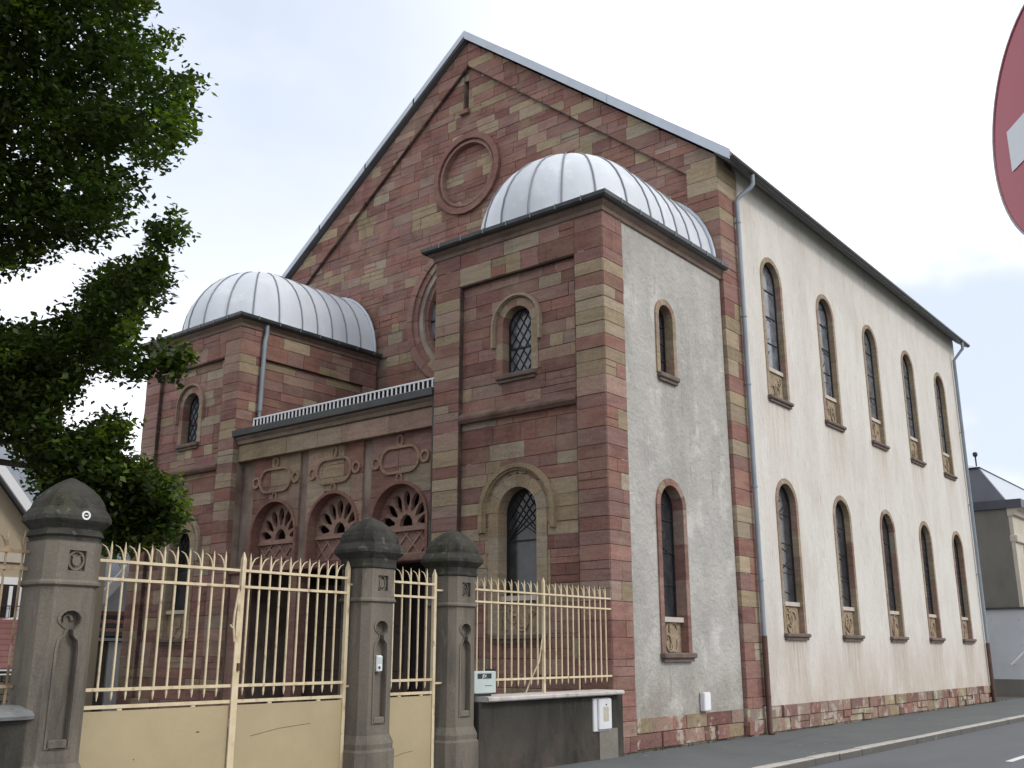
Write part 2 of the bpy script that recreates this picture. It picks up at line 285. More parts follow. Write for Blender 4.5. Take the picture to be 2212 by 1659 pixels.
# ------------------------------------------------------------------ masonry
RED = [(.255, .140, .115), (.225, .118, .100), (.285, .165, .136), (.250, .148, .130), (.205, .112, .098), (.268, .148, .116), (.245, .155, .135), (.275, .182, .155), (.230, .135, .105)]
PINK = [(.315, .215, .172), (.33, .235, .185), (.29, .195, .16), (.30, .22, .185)]
BEIGE = [(.335, .268, .180), (.365, .300, .208), (.305, .245, .160), (.32, .278, .212), (.30, .24, .155), (.325, .27, .195)]
def pick(pb=.2, pp=.1):
    r = random.random(); c = random.choice(BEIGE if r < pb else PINK if r < pb+pp else RED); k = random.uniform(.84, 1.14)*(1 if r < pb+pp else .95)
    if r >= pb+pp: c = (c[0]*1.03, c[1]*.97, c[2]*.985)
    return tuple(x*k for x in c)
FLECKS = []
STONES = []    # (projected size, polygon, face, depth range, colour, owner)
def courses(z0, z1, lo=.25, hi=.40, rnd=random):
    zs = [z0]
    while zs[-1] < z1-lo*.6: zs.append(zs[-1]+rnd.uniform(lo, hi))
    k = (z1-z0)/(zs[-1]-z0); return [z0+(z-z0)*k for z in zs]
def hole_arch(cu, spring, r, bottom): return dict(cu=cu, b=bottom, t=spring+r, h=lambda v: r if v < spring else math.sqrt(max(0, r*r-(v-spring)**2)) if v < spring+r else 0)
def hole_circ(cu, cv, r): return dict(cu=cu, b=cv-r, t=cv+r, h=lambda v: math.sqrt(max(0, r*r-(v-cv)**2)))
def stone_poly(ua, ub, va, vb, Ls, Rs, g):
    curved = bool(Ls or Rs); n = 7 if curved else 2
    vs = [va+g+(vb-va-2*g)*i/(n-1) for i in range(n)]
    L = [max([ua+g]+[f(v)+g for f in Ls]) for v in vs]; R = [min([ub-g]+[f(v)-g for f in Rs]) for v in vs]
    run = []; best = []
    for i in range(n):
        if R[i]-L[i] > .012: run.append(i)
        else:
            if len(run) > len(best): best = run
            run = []
    if len(run) > len(best): best = run
    if len(best) < 2: return None
    def thin(seq):     # drop collinear points
        o = [seq[0]]
        for k in range(1, len(seq)-1):
            a, b, c = o[-1], seq[k], seq[k+1]
            if abs((b[0]-a[0])*(c[1]-a[1])-(b[1]-a[1])*(c[0]-a[0])) > 1e-5: o.append(b)
        return o+[seq[-1]]
    return thin([(R[i], vs[i]) for i in best])+thin([(L[i], vs[i]) for i in reversed(best)])
def lay(owner, F, u0, u1, zs, holes=(), Ls=(), Rs=(), lmin=.34, lmax=.95, depth=.10, pb=.2, pp=.1, g=.0035, skip=None, colours=None, colour_side=None, proud=.007, cfn=None, split=.20):
    for ci in range(len(zs)-1):
        va, vb = zs[ci], zs[ci+1]; us = [u0]
        while us[-1] < u1-lmin*.7: us.append(us[-1]+random.uniform(lmin, lmax)*(1.25 if random.random() < .15 else 1))
        if len(us) > 2 and u1-us[-1] < 0: us[-1] = u1
        us[-1] = u1
        if len(us) > 2 and us[-1]-us[-2] < .15: us.pop(-2)
        for k in range(len(us)-1):
            ua, ub = us[k], us[k+1]; c = pick(pb, pp)
            if cfn: c = cfn((ua+ub)/2, (va+vb)/2) or c
            if colours is not None:
                if colour_side == 'store' and k == len(us)-2: colours[ci] = c
                if colour_side == 'use' and k == 0 and ci in colours: c = colours[ci]
            pieces = [(ua, ub, va, vb, list(Ls), list(Rs))]
            if vb-va > .27 and random.random() < split:      # a tall block made of two thin beds
                vm_ = va+(vb-va)*random.uniform(.38, .62); um_ = ua+(ub-ua)*random.uniform(.35, .65)
                pieces = [(ua, ub, va, vm_, list(Ls), list(Rs)), (ua, um_, vm_, vb, list(Ls), list(Rs)), (um_, ub, vm_, vb, list(Ls), list(Rs))] if ub-ua > .6 else [(ua, ub, va, vm_, list(Ls), list(Rs)), (ua, ub, vm_, vb, list(Ls), list(Rs))]
            for h in holes:
                nx = []
                for (a, b, p, q, L_, R_) in pieces:
                    hm = max(h['h'](p+(q-p)*i/8) for i in range(9)) if q > h['b'] and p < h['t'] else 0
                    if q <= h['b'] or p >= h['t'] or b <= h['cu']-hm or a >= h['cu']+hm: nx.append((a, b, p, q, L_, R_)); continue
                    if p < h['b']-.03: nx.append((a, b, p, h['b'], L_, R_)); p = h['b']
                    hf = h['h']; cu = h['cu']
                    if a < cu: nx.append((a, min(b, cu), p, q, L_, R_+[lambda v, hf=hf, cu=cu: cu-hf(v)]))
                    if b > cu: nx.append((max(a, cu), b, p, q, L_+[lambda v, hf=hf, cu=cu: cu+hf(v)], R_))
                pieces = nx
            for (a, b, p, q, L_, R_) in pieces:
                um, vm = (a+b)/2, (p+q)/2
                if skip and skip(um, vm): continue
                poly = stone_poly(a, b, p, q, L_, R_, g)
                if not poly: continue
                d = random.uniform(-proud, proud)
                pj = [pix(F.p(u, v, d)) for u, v in poly]
                ar = abs(sum(pj[i][0]*pj[(i+1) % len(pj)][1]-pj[(i+1) % len(pj)][0]*pj[i][1] for i in range(len(pj))))/2
                cx = sum(x[0] for x in pj)/len(pj); cy = sum(x[1] for x in pj)/len(pj)
                if not (-30 < cx < IW+30 and -30 < cy < IH+30): ar = 0
                cc = c if len(pieces) == 1 or colours is not None else (pick(pb, pp) if random.random() < .4 and not holes else c)
                STONES.append([ar, poly, F, (-depth, d), cc, owner])
                r_ = random.random() if not (L_ or R_) else 1
                if r_ < .085:      # a joint repointed with pale mortar
                    if r_ < .05: w0 = a+(b-a)*random.uniform(0, .5); FLECKS.append((F, w0, min(b, w0+random.uniform(.1, .5)), q-.006, q+.006, .004))
                    else: h0 = p+(q-p)*random.uniform(0, .5); FLECKS.append((F, b-.006, b+.005, h0, min(q, h0+random.uniform(.08, .3)), .004))
                elif r_ < .097: FLECKS.append((F, um, um+random.uniform(.02, .05), q-.03, q-.005, .012))
def stone_geo(mb, poly, F, dr, col):
    mb.col = col; n = len(poly); cu = sum(p[0] for p in poly)/n; cv = sum(p[1] for p in poly)/n
    mu = max(abs(p[0]-cu) for p in poly)+1e-6; mv = max(abs(p[1]-cv) for p in poly)+1e-6; b = min(.007, mu*.3, mv*.3)
    ins = [(cu+(p[0]-cu)*(1-b/mu), cv+(p[1]-cv)*(1-b/mv)) for p in poly]; d = dr[1]
    rings = [[F.p(*p, dr[0]) for p in poly], [F.p(*p, d-b*.8) for p in poly], [F.p(*p, d) for p in ins]]
    vs = [q for r in rings for q in r]; fs = [tuple(range(2*n, 3*n))]
    for r in range(2):
        for k in range(n): fs.append((r*n+k, r*n+(k+1) % n, (r+1)*n+(k+1) % n, (r+1)*n+k))
    mb.add(vs, fs)

# ================================================================== THE GROUND
def sheet(name, mat, x0, x1, y0, y1, z): return tag(MB().add([(x0, y0, z), (x1, y0, z), (x1, y1, z), (x0, y1, z)], [(0, 1, 2, 3)]).build(name, mat), kind='structure')
sheet('ground', m_ground, -500, 500, -500, 700, -.17)
tag(MB().box(2.62, 11.2, -90, 160, -.165, -.12).build('road', m_road), kind='structure')
tag(MB().box(0.0, 2.44, -90, 160, -.165, 0).build('pavement', m_pave), kind='structure')
tag(MB().box(-60, -.004, -60, 90, -.165, -.005).build('yard', m_gravel), kind='structure')
tag(MB().box(11.36, 15, -90, 160, -.165, 0).build('far_pavement', m_pave), kind='structure')
kb = MB(); kb.box(2.445, 2.615, -90, -9.01, -.165, -.004); kb.box(2.445, 2.615, 34.01, 160, -.165, -.004); kb.box(11.205, 11.355, -90, 160, -.165, 0)
kerb = tag(kb.build('kerb', m_kerb), kind='structure')
y = -9.0
while y < 34:
    ln = 1.0; dx = random.uniform(-.008, .008); b = MB().bbox(2.447+dx, 2.615+dx, y+.006, min(y+ln-.006, 34), -.165, random.uniform(-.006, .006), .012)
    b.build('kerb_stone', m_kerb, kerb); y += ln
MB().add([(4.80, -.45, -.116), (4.92, -.45, -.116), (4.92, 2.6, -.116), (4.80, 2.6, -.116)], [(0, 1, 2, 3)]).build('painted_line', m_roadpaint, bpy.data.objects['road'])
MB().add([(1.1, -1.6, .003), (1.13, -1.6, .003), (.62, 2.2, .003), (.60, 2.2, .003)], [(0, 1, 2, 3)]).build('tar_seam', m_road, bpy.data.objects['pavement'])
b = MB()
for _ in range(26):
    x, y, s = random.uniform(.1, 2.4), random.uniform(-5, 9), random.uniform(.012, .035)
    b.add([(x-s, y, .004), (x, y-s*.7, .004), (x+s, y+.2*s, .004), (x+.1*s, y+s, .004)], [(0, 1, 2, 3)])
tag(b.build('litter', m_paper), label='specks of litter and fallen leaves on the pavement', cat='litter', kind='stuff')

# ================================================================== SYNAGOGUE
S, D, TW, B, LEN = .08, 4.722, 4.27, 15.48, 18.45
CX = -B/2
syn = thing('synagogue', 'red and yellow sandstone synagogue with two zinc domed towers and pale roughcast side wall', 'building', (CX, 9, 0))
Rr, Rl = -S, -S-TW                # right tower x range
Lr, Ll = -B+S+TW, -B+S            # left tower x range
RC, LC = (Rr+Rl)/2, (Lr+Ll)/2
TZ = 9.70                         # masonry top of the towers
PANEL_T, STRING = 8.98, 6.15

# ---- windows -------------------------------------------------------------
def surround(F, cu, spring, r, bottom, w, d0, d1, parent, colset, split_j=4, name='surround'):
    b = MB(); R = r+w; n = 6
    for k in range(n):
        a0, a1 = PI*k/n+.006, PI*(k+1)/n-.006; q = 4
        inn = [(cu+r*math.cos(a0+(a1-a0)*i/q), spring+r*math.sin(a0+(a1-a0)*i/q)) for i in range(q+1)]
        ou = [(cu+R*math.cos(a0+(a1-a0)*i/q), spring+R*math.sin(a0+(a1-a0)*i/q)) for i in range(q+1)]
        b.col = random.choice(colset); strip(b, F, inn, ou, d0, d1)
    for sg in (-1, 1):
        h = (spring-bottom)/split_j
        for k in range(split_j):
            b.col = random.choice(colset); z0, z1 = bottom+h*k+.002, bottom+h*(k+1)-.002
            strip(b, F, [(cu+sg*r, z0), (cu+sg*r, z1)], [(cu+sg*R, z0), (cu+sg*R, z1)], d0, d1)
    return b.build(name, m_stone, parent, True)
def leadwork(F, cu, spring, r, bottom, d, style, parent, t=.011):
    b = MB(); top = spring+r
    def inside(u, v): return bottom < v < top and abs(u-cu) < (r if v < spring else math.sqrt(max(0, r*r-(v-spring)**2)))
    def seg(p, q, tt=t):
        n = 24; run = []
        for i in range(n+1):
            x = (p[0]+(q[0]-p[0])*i/n, p[1]+(q[1]-p[1])*i/n)
            if inside(*x): run.append(x)
        if len(run) > 1: b.tube([F.p(*run[0], d), F.p(*run[-1], d)], tt, 4, False)
    H = top-bottom
    if style == 'diamond':
        s = .29; k = -int(H/s)-4
        while k*s < H+4*r:
            seg((cu-r, bottom+k*s), (cu+r, bottom+k*s+2*r*1.5)); seg((cu+r, bottom+k*s), (cu-r, bottom+k*s+2*r*1.5)); k += 1
        seg((cu-r, bottom+H*.42), (cu+r, bottom+H*.42), .02)
    if style == 'upperdiamond':
        s = .24; zc = bottom+H*.52; k = 0
        while k*s < H:
            seg((cu-r, zc+k*s-.6), (cu+r, zc+k*s-.6+2*r*1.3)) if zc+k*s-.6 > zc-.7 else None; k += 1
        k = 0
        while k*s < H:
            seg((cu+r, zc+k*s-.6), (cu-r, zc+k*s-.6+2*r*1.3)); k += 1
        b.v = [(x, y_, max(z, zc)) for x, y_, z in b.v]
        seg((cu-r, zc), (cu+r, zc), .022)
    if style == 'bars':
        for k in (.25, .5, .75): seg((cu-r, bottom+H*k), (cu+r, bottom+H*k), .014)
        seg((cu-r*.55, bottom), (cu-r*.55, top), .008)
        for k in range(7):
            v0 = bottom+H*(k+random.random())/7; seg((cu-r, v0), (cu+r*random.uniform(-.2, 1), v0+random.uniform(-.5, .6)), .007)
    if b.v: b.build('lead_strip', m_lead, parent)
def relief(F, cu, r, z0, z1, d, parent):
    b = MB(); b.box(0, 0, 0, 0, 0, 0); b.v = []; b.f = []; b.c = []; b.sm = []
    plate(b, F, [(cu-r, z0), (cu+r, z0), (cu+r, z1), (cu-r, z1)], [], d-.05, d)
    for k in range(7):
        a = random.uniform(0, 6.28); cx, cz = cu+random.uniform(-.6, .6)*r, z0+(z1-z0)*random.uniform(.25, .75); rr = random.uniform(.09, .2)
        pts = []
        for i in range(9):
            q = a+i*.42; u, v = cx+rr*math.cos(q)*(1-i*.03), cz+rr*1.2*math.sin(q)
            pts.append(F.p(min(max(u, cu-r+.02), cu+r-.02), min(max(v, z0+.02), z1-.02), d+.012))
        b.tube(pts, [.012+.012*math.sin(PI*i/8) for i in range(9)], 5)
    return b.build('relief_panel', m_relief, parent)
def window(F, cu, spring, r, bottom, w, parent, colset, glass_d=-.26, style='bars', panel=None, sill=None, hood=None, gmat=None, front_d=.015, split_j=4, label=None):
    """surround (the part) > glass, lead strip, relief panel, sills"""
    s = surround(F, cu, spring, r, bottom, w, glass_d-.06, front_d, parent, colset, split_j, 'window')
    if label: s['label'] = label
    gb = bottom if not panel else panel
    b = MB(); plate(b, F, arch(cu, spring, r+.01, gb), [], glass_d-.03, glass_d); b.build('glass', gmat or m_glass, s)
    fr = MB(); strip(fr, F, [(cu-r+.035, gb+.03)]+arch(cu, spring, r-.035, gb)[2:][::-1][0:0]+[(cu-r+.035, spring)]+[(cu+(r-.035)*math.cos(PI-PI*k/12), spring+(r-.035)*math.sin(PI-PI*k/12)) for k in range(1, 12)]+[(cu+r-.035, spring), (cu+r-.035, gb+.03)],
               [(cu-r+.001, gb)]+[(cu-r+.001, spring)]+[(cu+(r-.001)*math.cos(PI-PI*k/12), spring+(r-.001)*math.sin(PI-PI*k/12)) for k in range(1, 12)]+[(cu+r-.001, spring), (cu+r-.001, gb)], glass_d, glass_d+.03)
    fr.build('frame', m_lead, s)
    leadwork(F, cu, spring, r-.02, gb, glass_d+.012, style, s)
    if panel:
        b = MB(); p0, p1 = F.p(cu-r-.0, panel-.07, glass_d-.02), F.p(cu+r+.0, panel+.02, -.06); b.box(p0.x, p1.x, p0.y, p1.y, p0.z, p1.z); b.build('glass_sill', m_whitesill, s)
        relief(F, cu, r, bottom, panel-.07, max(-.14, glass_d+.05), s)
    if sill:
        e, h_, out_ = sill; b = MB(); p0, p1 = F.p(cu-r-e, bottom-h_, -.2), F.p(cu+r+e, bottom, out_); b.bbox(p0.x, p1.x, p0.y, p1.y, p0.z, p1.z, .018)
        p0, p1 = F.p(cu-r-e*.75, bottom-h_-.06, -.2), F.p(cu+r+e*.75, bottom-h_+.015, out_*.55); b.box(p0.x, p1.x, p0.y, p1.y, p0.z, p1.z); b.build('sill', m_darksill, s)
    if hood:
        r0, r1, leg = hood; b = MB(); n = 18; b.col = random.choice(colset)
        for (ra, rb, da) in ((r0, r1, .05), (r0+(r1-r0)*.35, r1+.012, .085)):
            inn = [(cu-ra, spring-leg)]+[(cu+ra*math.cos(PI-PI*k/n), spring+ra*math.sin(PI-PI*k/n)) for k in range(n+1)]+[(cu+ra, spring-leg)]
            ou = [(cu-rb, spring-leg-.01*(da > .06))]+[(cu+rb*math.cos(PI-PI*k/n), spring+rb*math.sin(PI-PI*k/n)) for k in range(n+1)]+[(cu+rb, spring-leg-.01*(da > .06))]
            strip(b, F, inn, ou, -.03, da)
        b.build('hood_mould', m_stone, s, True)
    return s

# ---- the gable front ------------------------------------------------------
FG, FGR = front(0.0), front(.11)
def zout(x): return 19.0-(.735 if x < CX else .807)*abs(x-CX)
def zin(x): return 18.22-(.755 if x < CX else .82)*abs(x-CX)
def xr(zf):   # inverse: right and left limits at height v
    return (lambda v: CX+(zf(CX)-v)/((zf(CX)-zf(CX+1)))), (lambda v: CX-(zf(CX)-v)/((zf(CX)-zf(CX-1))))
oR, oL = xr(zout); iR, iL = xr(zin)
OC = (-7.80, 14.80); RO = (-7.84, 10.75)
b = MB(); plate(b, FG, [(-B-.02, -.1), (-.012, -.1), (-.012, zout(0)), (CX, 18.98), (-B-.02, zout(-B))], [circ(*RO, 1.62, 32), circ(*OC, .97, 28), [(-7.98, 16.85), (-7.79, 16.85), (-7.79, 17.83), (-7.98, 17.83)]], -.45, -.145)
gable = b.build('gable_wall', m_mortar, syn)
def hid(u, v):
    return (u > Rl-.0 and u < -.1 and v < 9.9) or (u < Lr+.0 and v < 9.9) or v < 6.75
gz = courses(6.8, 19.0, .21, .37)
holes = [hole_circ(OC[0], OC[1], 1.22), hole_circ(RO[0], RO[1], 2.12)]
holes.append(dict(cu=-7.885, b=16.84, t=17.84, h=lambda v: .10))
lay(gable, FGR, -14.78, -.79, gz, holes, [iL], [iR], .32, 1.0, .05, .16, .06, skip=hid)
lay(gable, FG, -B, CX, gz, (), [oL], [iL], .4, 1.0, .13, .14, .08, skip=lambda u, v: hid(u, v))
lay(gable, FG, CX, -.006, gz, (), [iR], [oR], .4, 1.0, .13, .14, .08, skip=lambda u, v: hid(u, v) or u > -.80 and v < 12.5)
PC = {}
pz = courses(0.0, 12.62, .28, .42)
lay(gable, FG, -.79, -.012, pz, (), (), [lambda v: -.012], .5, .8, .13, .30, .12, skip=lambda u, v: v < 9.8 and u < -.25, colours=PC, colour_side='store')
b = MB(); b.col = (.075, .052, .046)  # thin dark strips paint shade along the edges of the gable recess
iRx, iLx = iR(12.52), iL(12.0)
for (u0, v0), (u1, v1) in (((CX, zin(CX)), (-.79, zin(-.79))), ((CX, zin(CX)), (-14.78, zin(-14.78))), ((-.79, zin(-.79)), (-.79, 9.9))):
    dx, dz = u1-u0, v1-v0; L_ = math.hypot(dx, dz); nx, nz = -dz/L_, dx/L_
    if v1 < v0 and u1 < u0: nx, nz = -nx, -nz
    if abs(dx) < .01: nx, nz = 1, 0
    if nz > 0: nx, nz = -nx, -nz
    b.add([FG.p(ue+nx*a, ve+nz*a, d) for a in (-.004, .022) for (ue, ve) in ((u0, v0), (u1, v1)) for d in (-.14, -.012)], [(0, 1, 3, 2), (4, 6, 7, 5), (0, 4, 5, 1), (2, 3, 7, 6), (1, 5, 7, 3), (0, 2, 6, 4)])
b.build('recess_shade_strip', m_stone, syn, True)
# mouldings
b = MB(); b.col = RED[1]; strip(b, FGR, circ(*OC, 1.06), circ(*OC, 1.235), -.1, .10, True); b.col = RED[3]; strip(b, FGR, circ(*OC, .93), circ(*OC, 1.0), -.16, .05, True); b.col = RED[4]; strip(b, FGR, circ(*OC, .99), circ(*OC, 1.07), -.14, .015, True)
b.build('blind_oculus_moulding', m_stone, syn, True)
b = MB(); b.col = RED[0]; plate(b, FGR, circ(*OC, .96), [], -.22, -.16); b.build('oculus_back', m_mortar, syn)
lay(gable, front(.11+.13), OC[0]-.95, OC[0]+.95, courses(OC[1]-.95, OC[1]+.95, .25, .36), (), [lambda v: OC[0]-math.sqrt(max(0, .93**2-(v-OC[1])**2))], [lambda v: OC[0]+math.sqrt(max(0, .93**2-(v-OC[1])**2))], .35, .8, .03, .32, .15)
b = MB()
for (r0, r1, d0, d1, c) in ((1.93, 2.14, -.1, .10, 1), (1.77, 1.93, -.25, .03, 3), (1.63, 1.78, -.3, -.05, 5), (1.50, 1.64, -.35, -.12, 0)):
    n = 16
    for k in range(n):
        a0 = 2*PI*k/n+.004; q = 3; st = 2*PI/n-.008; b.col = random.choice(RED[:5]) if random.random() < .93 else random.choice(BEIGE)
        strip(b, FGR, [(RO[0]+r0*math.cos(a0+st*i/q), RO[1]+r0*math.sin(a0+st*i/q)) for i in range(q+1)], [(RO[0]+r1*math.cos(a0+st*i/q), RO[1]+r1*math.sin(a0+st*i/q)) for i in range(q+1)], d0, d1)
rose = b.build('rose_window', m_stone, syn, True)
b = MB(); plate(b, FGR, circ(*RO, 1.56), [], -.34, -.28); b.build('glass', m_pane, rose)
b = MB()
for k in range(16): a = PI*k/8; b.tube([FGR.p(RO[0]+.5*math.cos(a), RO[1]+.5*math.sin(a), -.27), FGR.p(RO[0]+1.5*math.cos(a), RO[1]+1.5*math.sin(a), -.27)], .03, 5)
for rr in (.5, 1.0): b.tube([FGR.p(*p, -.27) for p in circ(*RO, rr, 24)+[circ(*RO, rr, 24)[0]]], .03, 5)
b.build('tracery', m_lead, rose)
b = MB(); b.col = BEIGE[3]
s_ = MB(); s_.box(-8.02, -7.75, .33, .38, 16.80, 17.88); slit = s_.build('slit_window', m_dark, syn)
b = MB(); b.col = RED[4]; b.bbox(-8.06, -7.72, .0, .30, 16.70, 16.835, .012); b.build('sill', m_stone, slit, True)

# ---- towers ---------------------------------------------------------------
tz_up = courses(PANEL_T, TZ, .3, .4); tz_mid = courses(STRING, PANEL_T, .20, .36); tz_low = courses(.5, STRING, .21, .38); tz_base = courses(0, .5, .25, .25)
tz_all = tz_base[:-1]+tz_low[:-1]+tz_mid[:-1]+tz_up
def tower(x0, x1, name, lower_beige):
    F, FR = front(-D), front(-D+.11); c = (x0+x1)/2
    up, lo = (c, 7.92, .36, 6.90), (c, 4.20, .46, 1.95)
    b = MB(); plate(b, F, [(x0+.02, -.1), (x1-.02, -.1), (x1-.02, TZ), (x0+.02, TZ)], [arch(c, 7.92, .36+.13, 6.86), arch(c, 4.20, .46+.20, 1.90)], -.45, -.145)
    t = b.build(name, m_mortar, syn)
    h = [hole_arch(c, 7.92, .36+.16, 6.90), hole_arch(c, 4.20, .46+.24, 1.95)]
    pl, pr = x0+.70, x1-.65
    cols = {}
    lay(t, F, pr, x1-.010, tz_all, lmin=.62, lmax=.7, pb=.30, pp=.16, depth=.16, colours=cols, colour_side='store')
    lay(t, F, x0+.010, pl, tz_all, lmin=.5, lmax=.75, pb=.27, pp=.14, depth=.16)
    lay(t, F, pl, pr, tz_up, pb=.16, depth=.16)
    lay(t, FR, pl, pr, tz_mid, h, lmin=.26, lmax=.95, depth=.06, pb=.16, pp=.12)
    zb = [z for z in tz_low]
    lay(t, FR, pl, pr, zb, h, lmin=.28, lmax=.95, depth=.06, pb=.2, pp=.12, cfn=lambda u, v: (random.choice(BEIGE) if lower_beige and random.random() < .48 and 2.4 < v < 5.3 else None))
    lay(t, F, pl, pr, tz_base, pb=.1, depth=.14)
    b = MB(); b.col = (.075, .052, .046)  # dark colour stands in for shade along the panel edges
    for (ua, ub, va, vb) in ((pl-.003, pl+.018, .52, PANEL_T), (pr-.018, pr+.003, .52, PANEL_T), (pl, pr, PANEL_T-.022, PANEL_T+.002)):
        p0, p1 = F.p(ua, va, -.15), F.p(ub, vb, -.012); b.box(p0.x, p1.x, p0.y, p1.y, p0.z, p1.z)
    b.build('recess_shade_strip', m_stone, syn, True)
    b = MB(); b.col = (.16, .10, .085); b.add([F.p(u, v, d) for u in (pl+.02, pr-.02) for v, d in ((STRING-.10, -.12), (STRING-.10, -.02), (STRING-.03, .025), (STRING+.02, .025), (STRING+.12, -.06), (STRING+.12, -.12))],
          [tuple(range(5, -1, -1)), tuple(range(6, 12))]+[(k, (k+1) % 6, 6+(k+1) % 6, 6+k) for k in range(6)]); b.build('string_course', m_stone, syn, True)
    window(FR, *up, .16, syn, BEIGE+PINK+RED[:2], -.22, 'diamond', None, (.13, .10, .10), (.54, .60, .42), m_pane, .012, 3)
    window(FR, *lo, .24, syn, BEIGE, -.28, 'upperdiamond', 2.62, (.16, .10, .10), (.78, .90, .36), m_glass, .012, 5)
    return t, cols
tR, colR = tower(Rl, Rr, 'tower_wall', True); tL, colL = tower(Ll, Lr, 'tower_wall', False)
# right tower's street side: quoins, roughcast, two windows
FS = side(Rr)
lay(tR, FS, -D+.010, -4.03, tz_all, lmin=.3, lmax=.75, pb=.32, pp=.16, depth=.14, colours=colR, colour_side='use', proud=.004)
qz = courses(.02, .54, .26, .26)
wu, wl = (-2.52, 8.12, .27, 6.93), (-2.58, 4.30, .42, 1.62)
b = MB(); plate(b, FS, [(-4.03, .52), (-.01, .52), (-.01, TZ), (-4.03, TZ)], [arch(wu[0], wu[1], wu[2]+.10, 6.85), arch(wl[0], wl[1], wl[2]+.11, 1.55)], -.4, -.012)
tside = b.build('tower_side_wall', m_grey, syn)
b = MB(); plate(b, FS, [(-D+.15, -.1), (-.01, -.1), (-.01, .52), (-D+.15, .52)], [], -.4, -.05); b.build('plinth', m_mortar, syn)
n0 = len(STONES); lay(tside, FS, -4.03, -.03, qz, lmin=.3, lmax=.85, depth=.1, pb=.35, pp=.2, proud=.028, g=.007)
for q_ in STONES[n0:]: q_.append(m_plinth)
window(FS, *wu, .12, syn, PINK+BEIGE, -.2, 'bars', None, (.1, .10, .09), None, m_glass, .02, 3)
window(FS, *wl, .13, syn, PINK+RED+BEIGE[:2], -.24, 'bars', 2.24, (.16, .10, .11), None, m_glass, .02, 4)
# left tower's inner side above the porch roof
FI, FIR = side(Lr), side(Lr-.10)
sz = [z for z in tz_mid if z > 6.6]; 
b = MB(); plate(b, FI, [(-D+.12, 0), (0, 0), (0, TZ), (-D+.12, TZ)], [], -.4, -.135); tin = b.build('tower_inner_wall', m_mortar, syn)
lay(tin, FI, -D+.010, -3.95, sz, lmin=.3, lmax=.75, pb=.28, depth=.14, colours={}, proud=.004)
lay(tin, FI, -D+.010, -.012, tz_up, lmin=.4, lmax=.9, pb=.2, depth=.14, proud=.005)
lay(tin, FIR, -3.95, -.5, sz, lmin=.4, lmax=1.1, pb=.16, depth=.05)
lay(tin, FI, -.5, -.03, sz, lmin=.5, lmax=.6, pb=.1, depth=.14)
